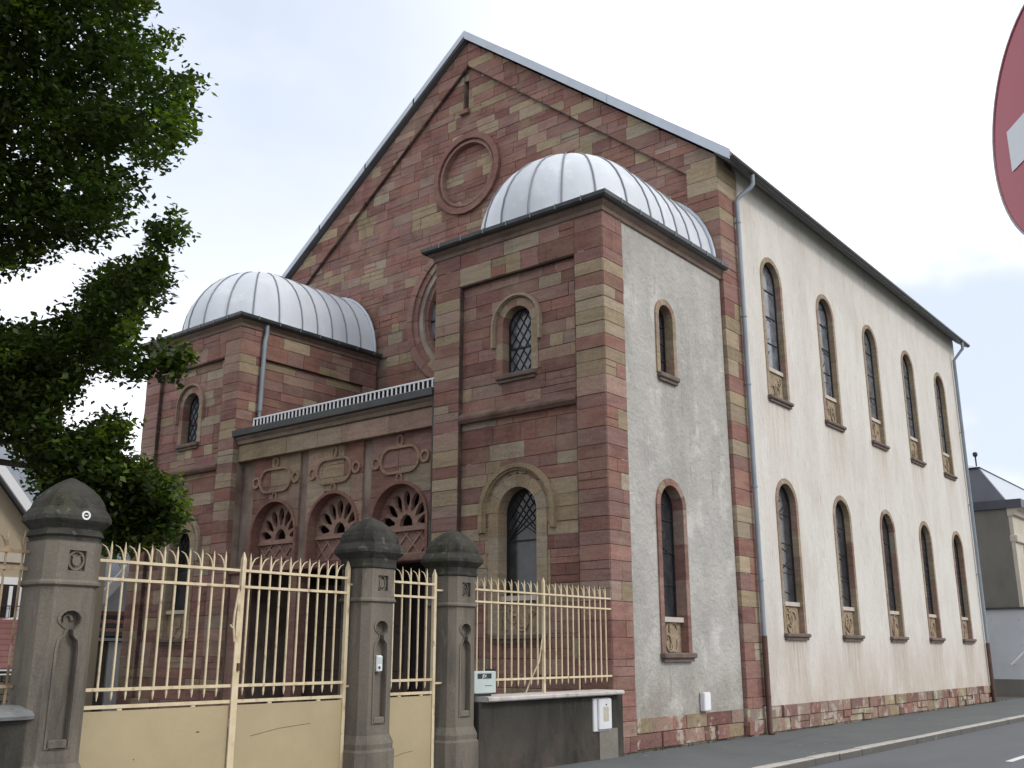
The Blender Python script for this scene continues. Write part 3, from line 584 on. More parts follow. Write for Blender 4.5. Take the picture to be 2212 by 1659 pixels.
# cornices, gutters, tower roofs and domes
def tower_top(x0, x1, nm):
    c = (x0+x1)/2; prof = [(0, TZ-.02), (.03, TZ), (.045, TZ+.07), (.11, TZ+.13), (.14, TZ+.20), (.14, TZ+.245), (0, TZ+.245)]
    path = [((x0, -.01), (-1, 0)), ((x0, -D), (-1, -1)), ((x1, -D), (1, -1)), ((x1, -.01), (1, 0))]
    b = MB(); b.col = (.20, .15, .125); b.sweep(prof, path); b.build('cornice', m_stone, syn, True)
    gp = [(.10, TZ+.25), (.115, TZ+.19), (.15, TZ+.165), (.20, TZ+.17), (.235, TZ+.21), (.245, TZ+.28), (.225, TZ+.285), (.12, TZ+.285)]
    b = MB(); b.sweep(gp, path); g_ = b.build('gutter', m_gutter, syn)
    for k in range(7):
        u = x0+(x1-x0)*(k+.5)/7; MB().box(u-.012, u+.012, -D-.25, -D-.10, TZ+.19, TZ+.295).build('gutter_strap', m_seam, g_)
    for k in range(7):
        u = -D+D*(k+.5)/7
        MB().box(x1+.10, x1+.25, u-.012, u+.012, TZ+.19, TZ+.295).build('gutter_strap', m_seam, g_)
    zb = TZ+.29
    b = MB(); b.loft([[(x0-.11, -D-.11, zb-.04), (x1+.11, -D-.11, zb-.04), (x1+.11, -.01, zb-.04), (x0-.11, -.01, zb-.04)], [(x0-.11, -D-.11, zb), (x1+.11, -D-.11, zb), (x1+.11, -.01, zb), (x0-.11, -.01, zb)], [(x0+.25, -D+.25, zb+.10), (x1-.25, -D+.25, zb+.10), (x1-.25, -.01, zb+.10), (x0+.25, -.01, zb+.10)]])
    b.build('roof_flat', m_zinc, syn)
    a, h, yc, z0 = 2.02, 2.10, -2.70, zb+.04
    d_ = MB(); d_.loft([[(c+(a-.03)*math.cos(t), yc+(a-.03)*math.sin(t) if math.sin(t) < 0 else yc, z0-.02) for t in [PI+PI*k/16 for k in range(17)]]+[(c+a-.03, -.01, z0-.02), (c-a+.03, -.01, z0-.02)],
                       [(c+(a-.03)*math.cos(t), yc+(a-.03)*math.sin(t), z0+.06) for t in [PI+PI*k/16 for k in range(17)]]+[(c+a-.03, -.01, z0+.06), (c-a+.03, -.01, z0+.06)]])
    dome = d_.build(nm, m_zinc, syn)
    def prof_(s): # s 0..1 base to crown
        t = s*PI/2; e = .96
        return math.cos(t)**e, math.sin(t)**.97
    K = 10
    def curve(th, off=0):
        o = []
        for i in range(K+1):
            r, z = prof_(i/K); rr = max(0, r*a+off*math.cos(i/K*PI/2)); o.append((c+rr*math.cos(th), yc+rr*math.sin(th), z0+z*h+off*math.sin(i/K*PI/2)))
        return o
    def barrel(y_, off=0):
        o = []
        for i in range(2*K+1):
            s = i/K; sg = 1 if s <= 1 else -1; r, z = prof_(s if s <= 1 else 2-s); al = (s if s <= 1 else 2-s)*PI/2
            o.append((c+sg*(r*a+off*math.cos(al)), y_, z0+z*h+off*math.sin(al)))
        return o
    ng = 9; ths = [PI+PI*k/ng for k in range(ng+1)]
    for k in range(ng):
        q = 3; b = MB(); cs = []
        for i in range(q+1):
            th = ths[k]+(ths[k+1]-ths[k])*i/q; bul = .018*math.sin(PI*i/q); cs.append(curve(th, bul))
        vs = [p for cc in cs for p in cc]; n = K+1; fs = []
        for i in range(q):
            for j in range(K): fs.append((i*n+j, (i+1)*n+j, (i+1)*n+j+1, i*n+j+1))
        b.add(vs, fs, True); b.build('zinc_sheet', m_dome, dome)
    nb = 5; ys = [yc+(-.03-yc)*k/nb for k in range(nb+1)]
    for k in range(nb):
        q = 2; b = MB(); cs = [barrel(ys[k]+(ys[k+1]-ys[k])*i/q, .016*math.sin(PI*i/q)) for i in range(q+1)]; vs = [p for cc in cs for p in cc]; n = 2*K+1; fs = []
        for i in range(q):
            for j in range(2*K): fs.append((i*n+j, (i+1)*n+j, (i+1)*n+j+1, i*n+j+1))
        b.add(vs, fs, True); b.build('zinc_sheet', m_dome, dome)
    for k in range(1, ng):
        MB().tube(curve(ths[k], .014)[:-1]+[curve(ths[k], .014)[-1]], .019, 6).build('seam', m_seam, dome)
    for k in range(0, nb+1): MB().tube(barrel(ys[k], .014), .019 if k < nb else .04, 6).build('seam', m_seam, dome)
    b = MB(); b.tube([(p[0], -.03, p[2]) for p in barrel(0, .035)], .05, 6); b.build('wall_flashing', m_zinc, dome)
tower_top(Rl, Rr, 'dome'); tower_top(Ll, Lr, 'dome')
# ---- porch between the towers ----------------------------------------------
PY, PB = -4.57, -4.42; FP, FB = front(PY), front(PB)
pil = [(-11.12, -10.62), (-8.88, -8.60), (-6.73, -6.46), (-4.66, Rl+.0)]
bays = [(-10.62, -8.88), (-8.60, -6.73), (-6.46, -4.66)]
b = MB(); plate(b, FB, [(Lr, 3.55), (Rl, 3.55), (Rl, 6.62), (Lr, 6.62)], [arch((u0+u1)/2, 4.28, .835, 3.62) for u0, u1 in bays], -.30, -.055)
porch = b.build('porch_wall', m_mortar, syn)
big = [3.6, 4.3, 4.95, 5.5, 6.19]
for u0, u1 in bays:
    lay(porch, FB, u0+.0, u1-.0, [3.62, 4.25, 4.85, 5.45, 6.19], [hole_arch((u0+u1)/2, 4.28, .84, 3.5)], lmin=.5, lmax=1.0, depth=.3, pb=.34, pp=.2, proud=.003)
for u0, u1 in pil: lay(porch, FP, u0, u1, courses(3.55, 6.17, .5, .8), lmin=2, lmax=3, depth=.16, pb=.34, pp=.08, proud=.003)
lay(porch, FP, Lr, Rl-.004, [6.17, 6.58], lmin=.7, lmax=2.0, depth=.16, pb=.68, pp=.15, proud=.003)
b = MB(); b.col = (.22, .18, .145); b.sweep([(0, 6.58), (.05, 6.60), (.06, 6.68), (.12, 6.74), (.12, 6.80), (0, 6.80)], [((Lr, PY), (0, -1)), ((Rl-.004, PY), (0, -1))]); b.build('porch_cornice', m_stone, syn, True)
b = MB(); b.sweep([(.04, 6.95), (.06, 6.80), (.12, 6.76), (.19, 6.79), (.21, 6.93), (.19, 6.945)], [((Lr-.03, PY), (0, -1)), ((Rl-.004, PY), (0, -1))]); b.build('porch_gutter', m_gutter, syn)
b = MB(); b.box(Lr, Rl, PY+.0, -.02, 6.80, 6.93); b.add([(Lr+.01, PY, 6.94), (Rl-.01, PY, 6.94), (Rl-.01, -.02, 7.02), (Lr+.01, -.02, 7.02)], [(0, 1, 2, 3)]); b.build('porch_roof', m_gutter, syn)
gy = PY+.02; ng_ = 46
b = MB(); b.box(-10.62, Rl-.03, gy-.012, gy+.012, 6.985, 7.015); b.box(-10.62, Rl-.03, gy-.012, gy+.012, 7.18, 7.215)
guard = b.build('snow_guard', m_board, syn)
sm_ = MB().box(-.02, .02, -.008, .008, 7.0, 7.185).mesh('slat', m_board)
for k in range(ng_+1):
    put('slat', sm_, guard, (-10.60+(10.60+Rl-.06)*k/ng_, gy, 0))
b = MB(); b.box(-10.62, Rl-.03, gy+.03, gy+.05, 6.95, 7.18); b.build('guard_backing', m_dark, guard)
for (u0, u1) in bays:
    c = (u0+u1)/2; q = 20
    b = MB(); b.col = RED[1]
    strip(b, FB, [(c-.80, 3.62)]+[(c+.80*math.cos(PI-PI*k/q), 4.28+.80*math.sin(PI-PI*k/q)) for k in range(q+1)]+[(c+.80, 3.62)], [(c-.87, 3.62)]+[(c+.87*math.cos(PI-PI*k/q), 4.28+.87*math.sin(PI-PI*k/q)) for k in range(q+1)]+[(c+.87, 3.62)], -.25, .045)
    b.build('archivolt', m_stone, syn, True)
    # cartouche: a rounded frame with four rings
    b = MB(); b.col = (.32, .215, .155)
    def stad(a_, r_, n=10): return [(c+a_+r_*math.cos(-PI/2+PI*k/n), 5.60+r_*math.sin(-PI/2+PI*k/n)) for k in range(n+1)]+[(c-a_+r_*math.cos(PI/2+PI*k/n), 5.60+r_*math.sin(PI/2+PI*k/n)) for k in range(n+1)]
    strip(b, FB, stad(.30, .245), stad(.30, .30), -.02, .05, True)
    for (du, dv, a_, b_) in ((0, .42, .095, .14), (0, -.40, .095, .13), (-.735, 0, .14, .14), (.735, 0, .14, .14)):
        strip(b, FB, [(c+du+a_*.62*math.cos(2*PI*k/16), 5.60+dv+b_*.62*math.sin(2*PI*k/16)) for k in range(16)], [(c+du+a_*math.cos(2*PI*k/16), 5.60+dv+b_*math.sin(2*PI*k/16)) for k in range(16)], -.02, .04, True)
    b.build('cartouche', m_stone, syn, True)
    # pierced fan and lattice under the arch
    FT = front(PB+.22); b = MB(); b.col = (.34, .22, .185)
    hol = []
    for k in range(7):
        a_ = PI*(k+.5)/7; ro, ri, wv = .76, .34, .088
        ax, az = math.cos(a_), math.sin(a_); pts = []
        for i in range(12):
            t_ = 2*PI*i/12; rad = (ro+ri)/2+(ro-ri)/2*math.cos(t_); wd = wv*math.sin(t_)*(1.15 if rad > .53 else .8)
            pts.append((c+ax*rad-az*wd, 4.20+az*rad+ax*wd))
        hol.append(pts)
    hol.append([(c-.19, 4.21), (c+.19, 4.21), (c+.17, 4.33), (c+.10, 4.42), (c, 4.46), (c-.10, 4.42), (c-.17, 4.33)])
    plate(b, FT, [(c-.90, 4.17), (c+.90, 4.17)]+[(c+.90*math.cos(PI*k/16), 4.19+.96*math.sin(PI*k/16)) for k in range(17)], hol, -.10, 0)
    b.build('fan_tracery', m_stone, syn, True)
    b = MB(); b.col = (.27, .165, .14); plate(b, FT, [(c-.92, 3.60), (c+.92, 3.60), (c+.92, 4.165), (c-.92, 4.165)], [], -.12, -.045); b.col = (.34, .22, .185)
    plate(b, FT, [(c-.80, 4.10), (c+.80, 4.10), (c+.80, 4.17), (c-.80, 4.17)], [], -.04, .03)
    for k in range(-1, 5):
        for sg in (-1, 1):
            p, q_ = (c-.8+.4*k, 3.62), (c-.8+.4*k+sg*.48, 4.10)
            if k < 0 and sg < 0 or k > 4: continue
            p = (min(max(p[0], c-.8), c+.8), p[1]); q_ = (min(max(q_[0], c-.8), c+.8), q_[1])
            if abs(p[0]-q_[0]) < .3: continue
            b.tube([FT.p(*p, -.03), FT.p(*q_, -.03)], .026, 4, False)
    b.build('lattice_panel', m_stone, syn, True)
b = MB(); b.col = (.17, .09, .082); b.bbox(Lr+.002, Rl-.002, PY-.05, PY+.35, 3.42, 3.59, .02); b.build('lintel', m_stone, syn, True)
for u0, u1 in pil:
    b = MB(); b.col = random.choice(RED); b.bbox(u0+.01, u1-.01 if u1 < Rl else u1-.01, PY-.0, PY+.35, 0, .5, .02); b.col = random.choice(RED); b.box(u0+.03, u1-.03, PY+.02, PY+.33, .49, 3.43); b.build('pier', m_stone, syn, True)
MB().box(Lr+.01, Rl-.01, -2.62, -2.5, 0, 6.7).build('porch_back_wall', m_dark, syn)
for u0, u1 in bays:
    dz = MB(); dz.box(u0+.15, u1-.15, -2.70, -2.63, .02, 3.2); d_ = dz.build('door', m_door, syn)
    for k in range(6):
        MB().bbox(u0+.25+(k % 2)*(u1-u0-.5)/2+.05, u0+.25+(k % 2)*(u1-u0-.5)/2+(u1-u0-.5)/2-.05, -2.73, -2.69, .2+(k//2)*1.0, 1.05+(k//2)*1.0, .012).build('door_panel', m_door, d_)
MB().box(Lr+.01, Rl-.01, PY-.3, -2.6, -.1, .14).build('porch_step', m_coping, syn)
# porch downpipe in the corner by the right tower
MB().tube([(Rl-.06, PY-.10, 6.8), (Rl-.06, PY-.06, 6.6), (Rl-.06, PY-.06, .1)], .035, 8).build('downpipe', m_gutter, syn)
# left tower's inner downpipe
b = MB(); b.tube([(Lr+.10, -4.02, 9.90), (Lr+.10, -4.02, 9.6), (Lr+.09, -4.05, 9.4), (Lr+.09, -4.08, 7.55)], .062, 10); b.build('downpipe', m_pipe, syn)
MB().tube([(Lr+.09, -4.08, 7.56), (Lr+.09, -4.08, 7.0)], .045, 8).build('downpipe', m_pipe, syn)

# ---- street side wall -------------------------------------------------------
FW_ = side(0.0); wy = [2.58+3.362*k for k in range(5)]
UPW = (10.40, .48, 7.42); LOW = (4.92, .48, 2.03)
hl = []
for yy in wy: hl += [arch(yy, UPW[0], UPW[1]+.10, UPW[2]-.04), arch(yy, LOW[0], LOW[1]+.10, LOW[2]-.04)]
b = MB(); plate(b, FW_, [(.99, .54), (LEN, .54), (LEN, 12.85), (.99, 12.85)], hl, -.45, -.006)
sw = b.build('side_wall', m_white, syn)
b = MB(); plate(b, FW_, [(.02, -.1), (LEN, -.1), (LEN, .54), (.02, .54)], [], -.4, -.05); plate(b, FW_, [(.13, .54), (.99, .54), (.99, 12.85), (.13, 12.85)], [], -.4, -.11); b.build('plinth', m_mortar, syn)
lay(sw, FW_, .012, .98, pz[:-1]+[12.64], lmin=.45, lmax=1.0, depth=.14, pb=.36, pp=.16, colours=PC, colour_side='use', proud=.005, skip=lambda u, v: v < .5)
n0 = len(STONES); lay(sw, FW_, .0, LEN, courses(.02, .55, .25, .28), lmin=.25, lmax=.85, depth=.1, pb=.34, pp=.24, proud=.03, g=.008, split=.25)
for q_ in STONES[n0:]: q_.append(m_plinth)
wcol = PINK+BEIGE+[(.26, .17, .125), (.24, .15, .12)]
for yy in wy:
    window(FW_, yy, *UPW[:2], UPW[2], .12, syn, BEIGE+PINK[:1], -.155, 'bars', 8.15, (.15, .085, .10), None, m_pane, .012, 5)
    window(FW_, yy, *LOW[:2], LOW[2], .12, syn, wcol, -.165, 'bars', 2.70, (.15, .085, .10), None, m_glass, .012, 5)
# back and hidden walls so that the building is closed
b = MB(); b.box(-B, -.46, LEN-.4, LEN, 0, 12.8); b.box(-B, -B+.4, .46, LEN-.42, 0, 12.8); b.add([(-B, LEN-.2, 12.8), (0, LEN-.2, 12.8), (CX, LEN-.2, 19)], [(0, 1, 2)]); b.build('rear_wall', m_white, syn)
MB().box(-B+.5, -.5, .6, LEN-.5, 12.0, 12.05).build('ceiling', m_dark, syn)
MB().add([(-S-.42, -D+.5, 0), (-S-.42, -.5, 0), (-S-.42, -.5, 9.6), (-S-.42, -D+.5, 9.6)], [(0, 1, 2, 3)]).build('inner_lining', m_dark, syn)
MB().add([(Ll+.02, -D+.12, 0), (Ll+.02, -.01, 0), (Ll+.02, -.01, 9.7), (Ll+.02, -D+.12, 9.7), (Ll, -D+.12, 0), (Ll, -.01, 0), (Ll, -.01, 9.7), (Ll, -D+.12, 9.7)], [(0, 1, 2, 3), (4, 7, 6, 5), (0, 4, 5, 1), (3, 2, 6, 7), (0, 3, 7, 4), (1, 5, 6, 2)]).build('tower_outer_wall', m_grey, syn)
# ---- main roof ---------------------------------------------------------------
def slope(sg):
    k = .735 if sg < 0 else .807; xe = CX+sg*(B/2+.40)
    return lambda x, t=0: 19.26-k*abs(x-CX)-t, xe
rb = MB()
for sg in (-1, 1):
    zf, xe = slope(sg); q = [(CX, zf(CX)), (xe, zf(xe)), (xe, zf(xe)-.14), (CX, zf(CX)-.22)]
    rb.loft([[(x, -.15, z) for x, z in q], [(x, LEN+.3, z) for x, z in q]])
roof = rb.build('roof', m_roof, syn)
zf, xe = slope(1); n = 5
for k in range(n):     # lapped verge flashings on the street slope
    x0, x1 = CX+(xe+.03-CX)*k/n-(.05 if k else 0), CX+(xe+.03-CX)*(k+1)/n; o = .012*k % .03; zt = .03+.006*(k % 2)
    b = MB(); ring = lambda x: [(x, -.185-o, zf(x)+zt), (x, -.185-o, zf(x)-.23), (x, -.165-o, zf(x)-.235), (x, -.165-o, zf(x)+zt-.02), (x, -.10, zf(x)+zt-.02), (x, -.10, zf(x)+zt)]
    b.loft([ring(x0), ring(x1)]); b.build('verge_flashing', m_zinc, roof)
zf, xe = slope(-1)
for k in range(4):
    x0, x1 = CX+(xe-.03-CX)*k/4+(.05 if k else 0), CX+(xe-.03-CX)*(k+1)/4; zt = .03+.006*(k % 2)
    b = MB(); ring = lambda x: [(x, -.185, zf(x)+zt), (x, -.185, zf(x)-.16), (x, -.165, zf(x)-.165), (x, -.165, zf(x)+zt-.02), (x, -.10, zf(x)+zt-.02), (x, -.10, zf(x)+zt)]
    b.loft([ring(x0), ring(x1)]); b.build('verge_flashing', m_zinc, roof)
zf, xe = slope(1)
b = MB(); b.loft([[(x, y_, z) for x, z in ((.02, 12.74), (.34, 12.50), (.36, 12.52), (.36, 12.60), (.02, 12.80))] for y_ in (-.13, LEN+.28)]); b.build('eave_soffit', m_soffit, syn)
b = MB(); gx = xe+.02; gz_ = zf(xe)-.13
ringg = lambda y_: [(gx+.085*math.cos(t), y_, gz_+.08*math.sin(t)) for t in [PI+PI*k/8 for k in range(9)]]+[(gx+.07*math.cos(t), y_, gz_+.068*math.sin(t)) for t in [2*PI-PI*k/8 for k in range(9)]]
b.loft([ringg(-.19), ringg(LEN+.32)]); b.build('eave_gutter', m_gutter, syn)
# street downpipes
b = MB(); b.tube([(gx, .98, gz_-.05), (gx, .98, gz_-.30), (gx-.05, .96, gz_-.38), (.13, .80, gz_-.62), (.09, .76, gz_-.75), (.09, .76, 1.95)], .052, 10)
dp = b.build('downpipe', m_pipe, syn)
def clips(parent, y_, zs, mat):
    b = MB()
    for z in zs: b.tube([(.09, y_, z-.02), (.09, y_, z+.02)], .066, 10); b.box(0, .09, y_-.012, y_+.012, z-.012, z+.012)
    b.build('pipe_clip', mat, parent)
clips(dp, .76, (11.3, 9.0, 7.4, 5.1, 3.1), m_pipe)
b = MB(); b.tube([(.09, .76, 1.96), (.09, .76, .06), (.14, .76, 0)], .062, 10); d2 = b.build('downpipe', m_pipebrown, syn); clips(d2, .76, (1.6, .75), m_pipebrown)
b = MB(); b.tube([(gx, 18.0, gz_-.05), (gx, 18.0, gz_-.3), (.09, 17.95, gz_-.7), (.09, 17.95, 1.9)], .055, 10); dp2 = b.build('downpipe', m_pipe, syn); clips(dp2, 17.95, (9.2, 6.6, 4.2), m_pipe)
MB().tube([(.09, 17.95, 1.91), (.09, 17.95, 0.0)], .064, 10).build('downpipe', m_pipebrown, syn)

# ---- the stones: the largest in view one by one, the others joined ------------
STONES.sort(key=lambda s: -s[0])
names = {id(o): o for o in []}
rest = {}
rough_stones = MB()
for i, (ar, poly, F, dr, c, owner, *mm_) in enumerate(STONES):
    if i < 290:
        b = MB(); stone_geo(b, poly, F, dr, c); b.build('stone', mm_[0] if mm_ else m_stone, owner, True)
    elif mm_: stone_geo(rough_stones, poly, F, dr, c)
    else: rest.setdefault(owner, MB()); stone_geo(rest[owner], poly, F, dr, c)
allrest = MB()
for o, b in rest.items():
    n = len(allrest.v); allrest.v += b.v; allrest.f += [[i+n for i in f] for f in b.f]; allrest.c += b.c; allrest.sm += b.sm
tag(allrest.build('masonry', m_stone, syn, True), kind='stuff')
tag(rough_stones.build('plinth_masonry', m_plinth, syn, True), kind='stuff')
fb = MB()
for F_, a_, b_, c_, d_, e_ in FLECKS:
    if F_.N.y < 0 and (c_ < 6.7 and Rl > a_ > Lr): continue
    plate(fb, F_, [(a_, c_), (b_, c_+.002), (b_-.003, d_), (a_+.004, d_-.001)], [], -.02, e_)
tag(fb.build('repointing', m_fleck, syn), kind='stuff')

wd = MB()
for _ in range(70):
    y0 = random.choice((random.gauss(17, 1.5), random.uniform(1, 18), random.uniform(-4.6, 0))); x0 = .035+abs(random.gauss(0, .02))
    for k in range(random.randint(2, 5)):
        a = random.uniform(0, 6.28); h_ = random.uniform(.03, .11); l_ = random.uniform(.01, .05); w_ = .006
        wd.add([(x0-w_, y0, 0), (x0+w_, y0+w_, 0), (x0+abs(l_*math.cos(a)), y0+l_*math.sin(a), h_)], [(0, 1, 2)])
m_weed = material('weed_green', (.06, .085, .025), (.11, .11, .05), vscale=8, rough=.8)
tag(wd.build('weeds', m_weed), label='small weeds along the foot of the street wall', cat='weeds', kind='stuff')

# ================================================================== BOXES ON THE WALLS
o = thing('utility_box', 'small white utility box on the grey roughcast above the plinth', 'utility box', (-.08, -1.66, .55))
MB().bbox(-.085, .015, -1.80, -1.55, .56, .90, .012).build('case', m_whiteplastic, o); MB().box(.0155, .02, -1.785, -1.565, .585, .88).build('lid', m_board, o)

# ================================================================== GATE PILLARS
PILS = [(0.0, -14.42), (-.12, -10.30), (-.20, -8.62)]
def octo(cx, cy, s, z, ch=.158):
    h = s/2; k = h-ch*s; return [(cx+k, cy-h, z), (cx+h, cy-k, z), (cx+h, cy+k, z), (cx+k, cy+h, z), (cx-k, cy+h, z), (cx-h, cy+k, z), (cx-h, cy-k, z), (cx-k, cy-h, z)]
plabels = ['mossy topped stone pillar with a white ring painted on its cap, left of the cream double gate', 'stone pillar with a white intercom in its niche, between the double gate and the narrow gate', 'stone pillar with a dark patchy cap beside the grey letter box, right of the narrow gate']
pillars = []
for i, (px_, py_) in enumerate(PILS):
    t = thing('gate_pillar', plabels[i], 'pillar', (px_, py_, 0), 'stone pillars along the street fence')
    b = MB(); b.loft([octo(px_, py_, .66, -.1), octo(px_, py_, .66, .47), octo(px_, py_, .62, .50)]); b.build('base', m_pillar, t)
    b = MB(); b.loft([octo(px_, py_, .62, .50), octo(px_, py_, .63, .56), octo(px_, py_, .60, .60), octo(px_, py_, .548, .66), octo(px_, py_, .548, .68)]); b.build('base_moulding', m_pillar, t)
    # shaft with a sunk keyhole niche on the street face
    F = Face((px_+.2725, py_, 0), (0, 1, 0), (1, 0, 0)); k = .5*.545-.158*.545
    b = MB(); r8 = octo(px_, py_, .545, .68); r8b = octo(px_, py_, .545, 2.24)
    for j in range(8):
        if j == 1: continue
        b.add([r8[j], r8[(j+1) % 8], r8b[(j+1) % 8], r8b[j]], [(0, 1, 2, 3)])
    niche = [(u*1.12, v) for u, v in [(-.085, .80), (.085, .80), (.085, 1.66), (.075, 1.74), (.035, 1.79), (.030, 1.84)]+[(.088*math.sin(a), 1.93-.088*math.cos(a)) for a in [.35+(2*PI-.70)*q/14 for q in range(15)]]+[(-.030, 1.84), (-.035, 1.79), (-.075, 1.74), (-.085, 1.66)]]
    plate(b, F, [(-k, .68), (k, .68), (k, 2.24), (-k, 2.24)], [niche], -.075, 0)
    plate(b, F, [(p*1.0, q) for p, q in ((-.12, .75), (.12, .75), (.12, 2.06), (-.12, 2.06))], [], -.085, -.072)
    b.build('shaft', m_pillar, t)
    b = MB(); nn = [(u*1.0, v) for u, v in niche]; c0 = [(u*1.26+(.004 if u > 0 else -.004), 1.4+(v-1.4)*1.02+.004) for u, v in niche]
    strip(b, F, [(u*1.06, v) for u, v in niche], c0, .001, .012, True); b.bbox(F.p(0, 0, .0).x-.06, F.p(0, 0, .012).x, py_-.09, py_+.09, .78, .87, .008)
    if i == 0: b.tube([F.p(.05*math.cos(a)*.8, 1.93+.05*math.sin(a), -.06) for a in [q*.6 for q in range(7)]], [.02, .018, .016, .014, .012, .008, .004], 6)
    b.build('niche_moulding', m_pillar, t)
    b = MB(); b.loft([octo(px_, py_, .55, 2.235), octo(px_, py_, .61, 2.255), octo(px_, py_, .61, 2.275), octo(px_, py_, .565, 2.30)]); b.build('ring_moulding', m_pillar, t)
    # head block with a sunk square and its emblem
    F2 = Face((px_+.28, py_, 0), (0, 1, 0), (1, 0, 0)); k2 = .28-.158*.56
    b = MB(); r8 = octo(px_, py_, .56, 2.295); r8b = octo(px_, py_, .56, 2.665)
    for j in range(8):
        if j == 1: continue
        b.add([r8[j], r8[(j+1) % 8], r8b[(j+1) % 8], r8b[j]], [(0, 1, 2, 3)])
    sq = [(-.085, 2.385), (.085, 2.385), (.085, 2.575), (-.085, 2.575)]
    plate(b, F2, [(-k2, 2.295), (k2, 2.295), (k2, 2.665), (-k2, 2.665)], [sq], -.05, 0); plate(b, F2, [(-.1, 2.37), (.1, 2.37), (.1, 2.59), (-.1, 2.59)], [], -.06, -.045)
    b.build('head_block', m_pillar, t)
    b = MB(); cz = 2.48
    if i == 0:
        b.tube([F2.p(.080*math.copysign(abs(math.cos(a))**1.2, math.cos(a)), cz+.088*math.copysign(abs(math.sin(a))**1.1, math.sin(a)), -.028) for a in [2*PI*q/20 for q in range(21)]], .0125, 6)
        plate(b, F2, [(-.035, cz+.04), (-.04, cz), (-.03, cz-.035), (0, cz-.05), (.03, cz-.035), (.04, cz), (.035, cz+.04), (.012, cz+.045), (0, cz+.03), (-.012, cz+.045)], [], -.05, -.018)
        b.tube([F2.p(-.05+.03*math.cos(a), cz+.02+.03*math.sin(a), -.03) for a in [q*.4 for q in range(9)]], .007, 5); b.tube([F2.p(.05-.03*math.cos(a), cz+.02+.03*math.sin(a), -.03) for a in [q*.4 for q in range(9)]], .007, 5)
    elif i == 1:
        b.tube([F2.p(.062*math.cos(a), cz+.092*math.sin(a), -.028) for a in [2*PI*q/20 for q in range(21)]], .011, 6)
        plate(b, F2, [(-.038, cz-.04), (0, cz-.06), (.038, cz-.04), (.038, cz+.045), (-.038, cz+.045)], [], -.05, -.022)
    else:
        b.tube([F2.p(.060*math.cos(a), cz+.088*math.sin(a), -.028) for a in [2*PI*q/20 for q in range(21)]], .011, 6)
        for a0 in (PI/2, -PI/2):
            tr = [F2.p(.055*math.cos(a0+q*2*PI/3), cz-.005+.06*math.sin(a0+q*2*PI/3), -.03) for q in range(4)]; b.tube(tr, .006, 5)
    b.build('emblem', m_pillar, t)
    cs = .90 if i == 0 else 1.0; cz0 = -.035 if i == 0 else 0
    b = MB(); b.loft([octo(px_, py_, .565, 2.66), octo(px_, py_, .60*cs, 2.675), octo(px_, py_, .60*cs, 2.70), octo(px_, py_, .585, 2.72), octo(px_, py_, .595*cs, 2.78), octo(px_, py_, .72*cs, 2.845), octo(px_, py_, .745*cs, 2.86), octo(px_, py_, .745*cs, 2.90), octo(px_, py_, .70*cs, 2.945), octo(px_, py_, .645*cs, 2.985)]); b.build('neck_moulding', m_cap if i else m_cap, t)
    b = MB(); b.loft([octo(px_, py_, .635*cs, 2.98), octo(px_, py_, .628*cs, 3.03+cz0, .15), octo(px_, py_, .585*cs, 3.09+cz0, .14), octo(px_, py_, .50*cs, 3.155+cz0, .13), octo(px_, py_, .385*cs, 3.215+cz0, .12), octo(px_, py_, .24*cs, 3.275+cz0, .12), octo(px_, py_, .075*cs, 3.325+cz0, .15), octo(px_, py_, .02*cs, 3.335+cz0, .15)]); b.build('cap', m_cap, t)
    pillars.append(t)
# ring painted on the first pillar's cap band
F = Face((PILS[0][0]+.352, PILS[0][1], 0), (0, 1, 0), (1, 0, 0)); b = MB()
q = 22
strip(b, Face((PILS[0][0]+.336, PILS[0][1], 0), (0, 1, 0), (1, 0, 0)), circ(.01, 2.905, .027, q), circ(.01, 2.905, .043, q), -.06, .004, True); b.box(PILS[0][0]+.30, PILS[0][0]+.340, PILS[0][1]-.008, PILS[0][1]+.026, 2.901, 2.910)
b.build('painted_ring', m_glyph, pillars[0])
# intercom on the second pillar
ix, iy = PILS[1][0]+.20, PILS[1][1]-.005
o = thing('intercom', 'white intercom unit with a dark button set in the pillar niche beside the gate', 'intercom', (ix, iy, 1.40))
MB().bbox(ix-.01, ix+.075, iy-.052, iy+.052, 1.40, 1.60, .014).build('case', m_whiteplastic, o)
b = MB(); b.tube([(ix+.074, iy-.012, 1.452), (ix+.082, iy-.012, 1.452)], .017, 12); b.build('button', m_black, o)
b = MB(); b.box(ix+.072, ix+.078, iy-.035, iy+.035, 1.50, 1.575); b.build('speaker_plate', m_greyplastic, o)

# ================================================================== GATES AND RAILINGS
def bar_mesh(z0, z1, sg, hook=True, hk=.10, t=.0088):
    b = MB(); b.loft([[(-t*.3, -t*.3, z0), (t*.3, -t*.3, z0), (t*.3, t*.3, z0), (-t*.3, t*.3, z0)], [(-t, -t, z0+.05), (t, -t, z0+.05), (t, t, z0+.05), (-t, t, z0+.05)], [(-t, -t, z1-.07), (t, -t, z1-.07), (t, t, z1-.07), (-t, t, z1-.07)], [(-t*.2, -t*.2, z1), (t*.2, -t*.2, z1), (t*.2, t*.2, z1), (-t*.2, t*.2, z1)]])
    if hook:
        pts = [(0, sg*.008, z1-.21), (0, sg*.014, z1-.16), (0, sg*(.014+hk*.18), z1-.105), (0, sg*(.014+hk*.5), z1-.06), (0, sg*(.014+hk), z1-.035)]
        b.tube(pts, [.006, .008, .009, .007, .003], 6)
    return b.mesh('bar', m_bar)
def rail(p0, p1, z, h=.032, t=.013): return MB().box(p0[0]-t, p0[0]+t, p0[1], p1[1], z-h/2, z+h/2)
XF = -.12
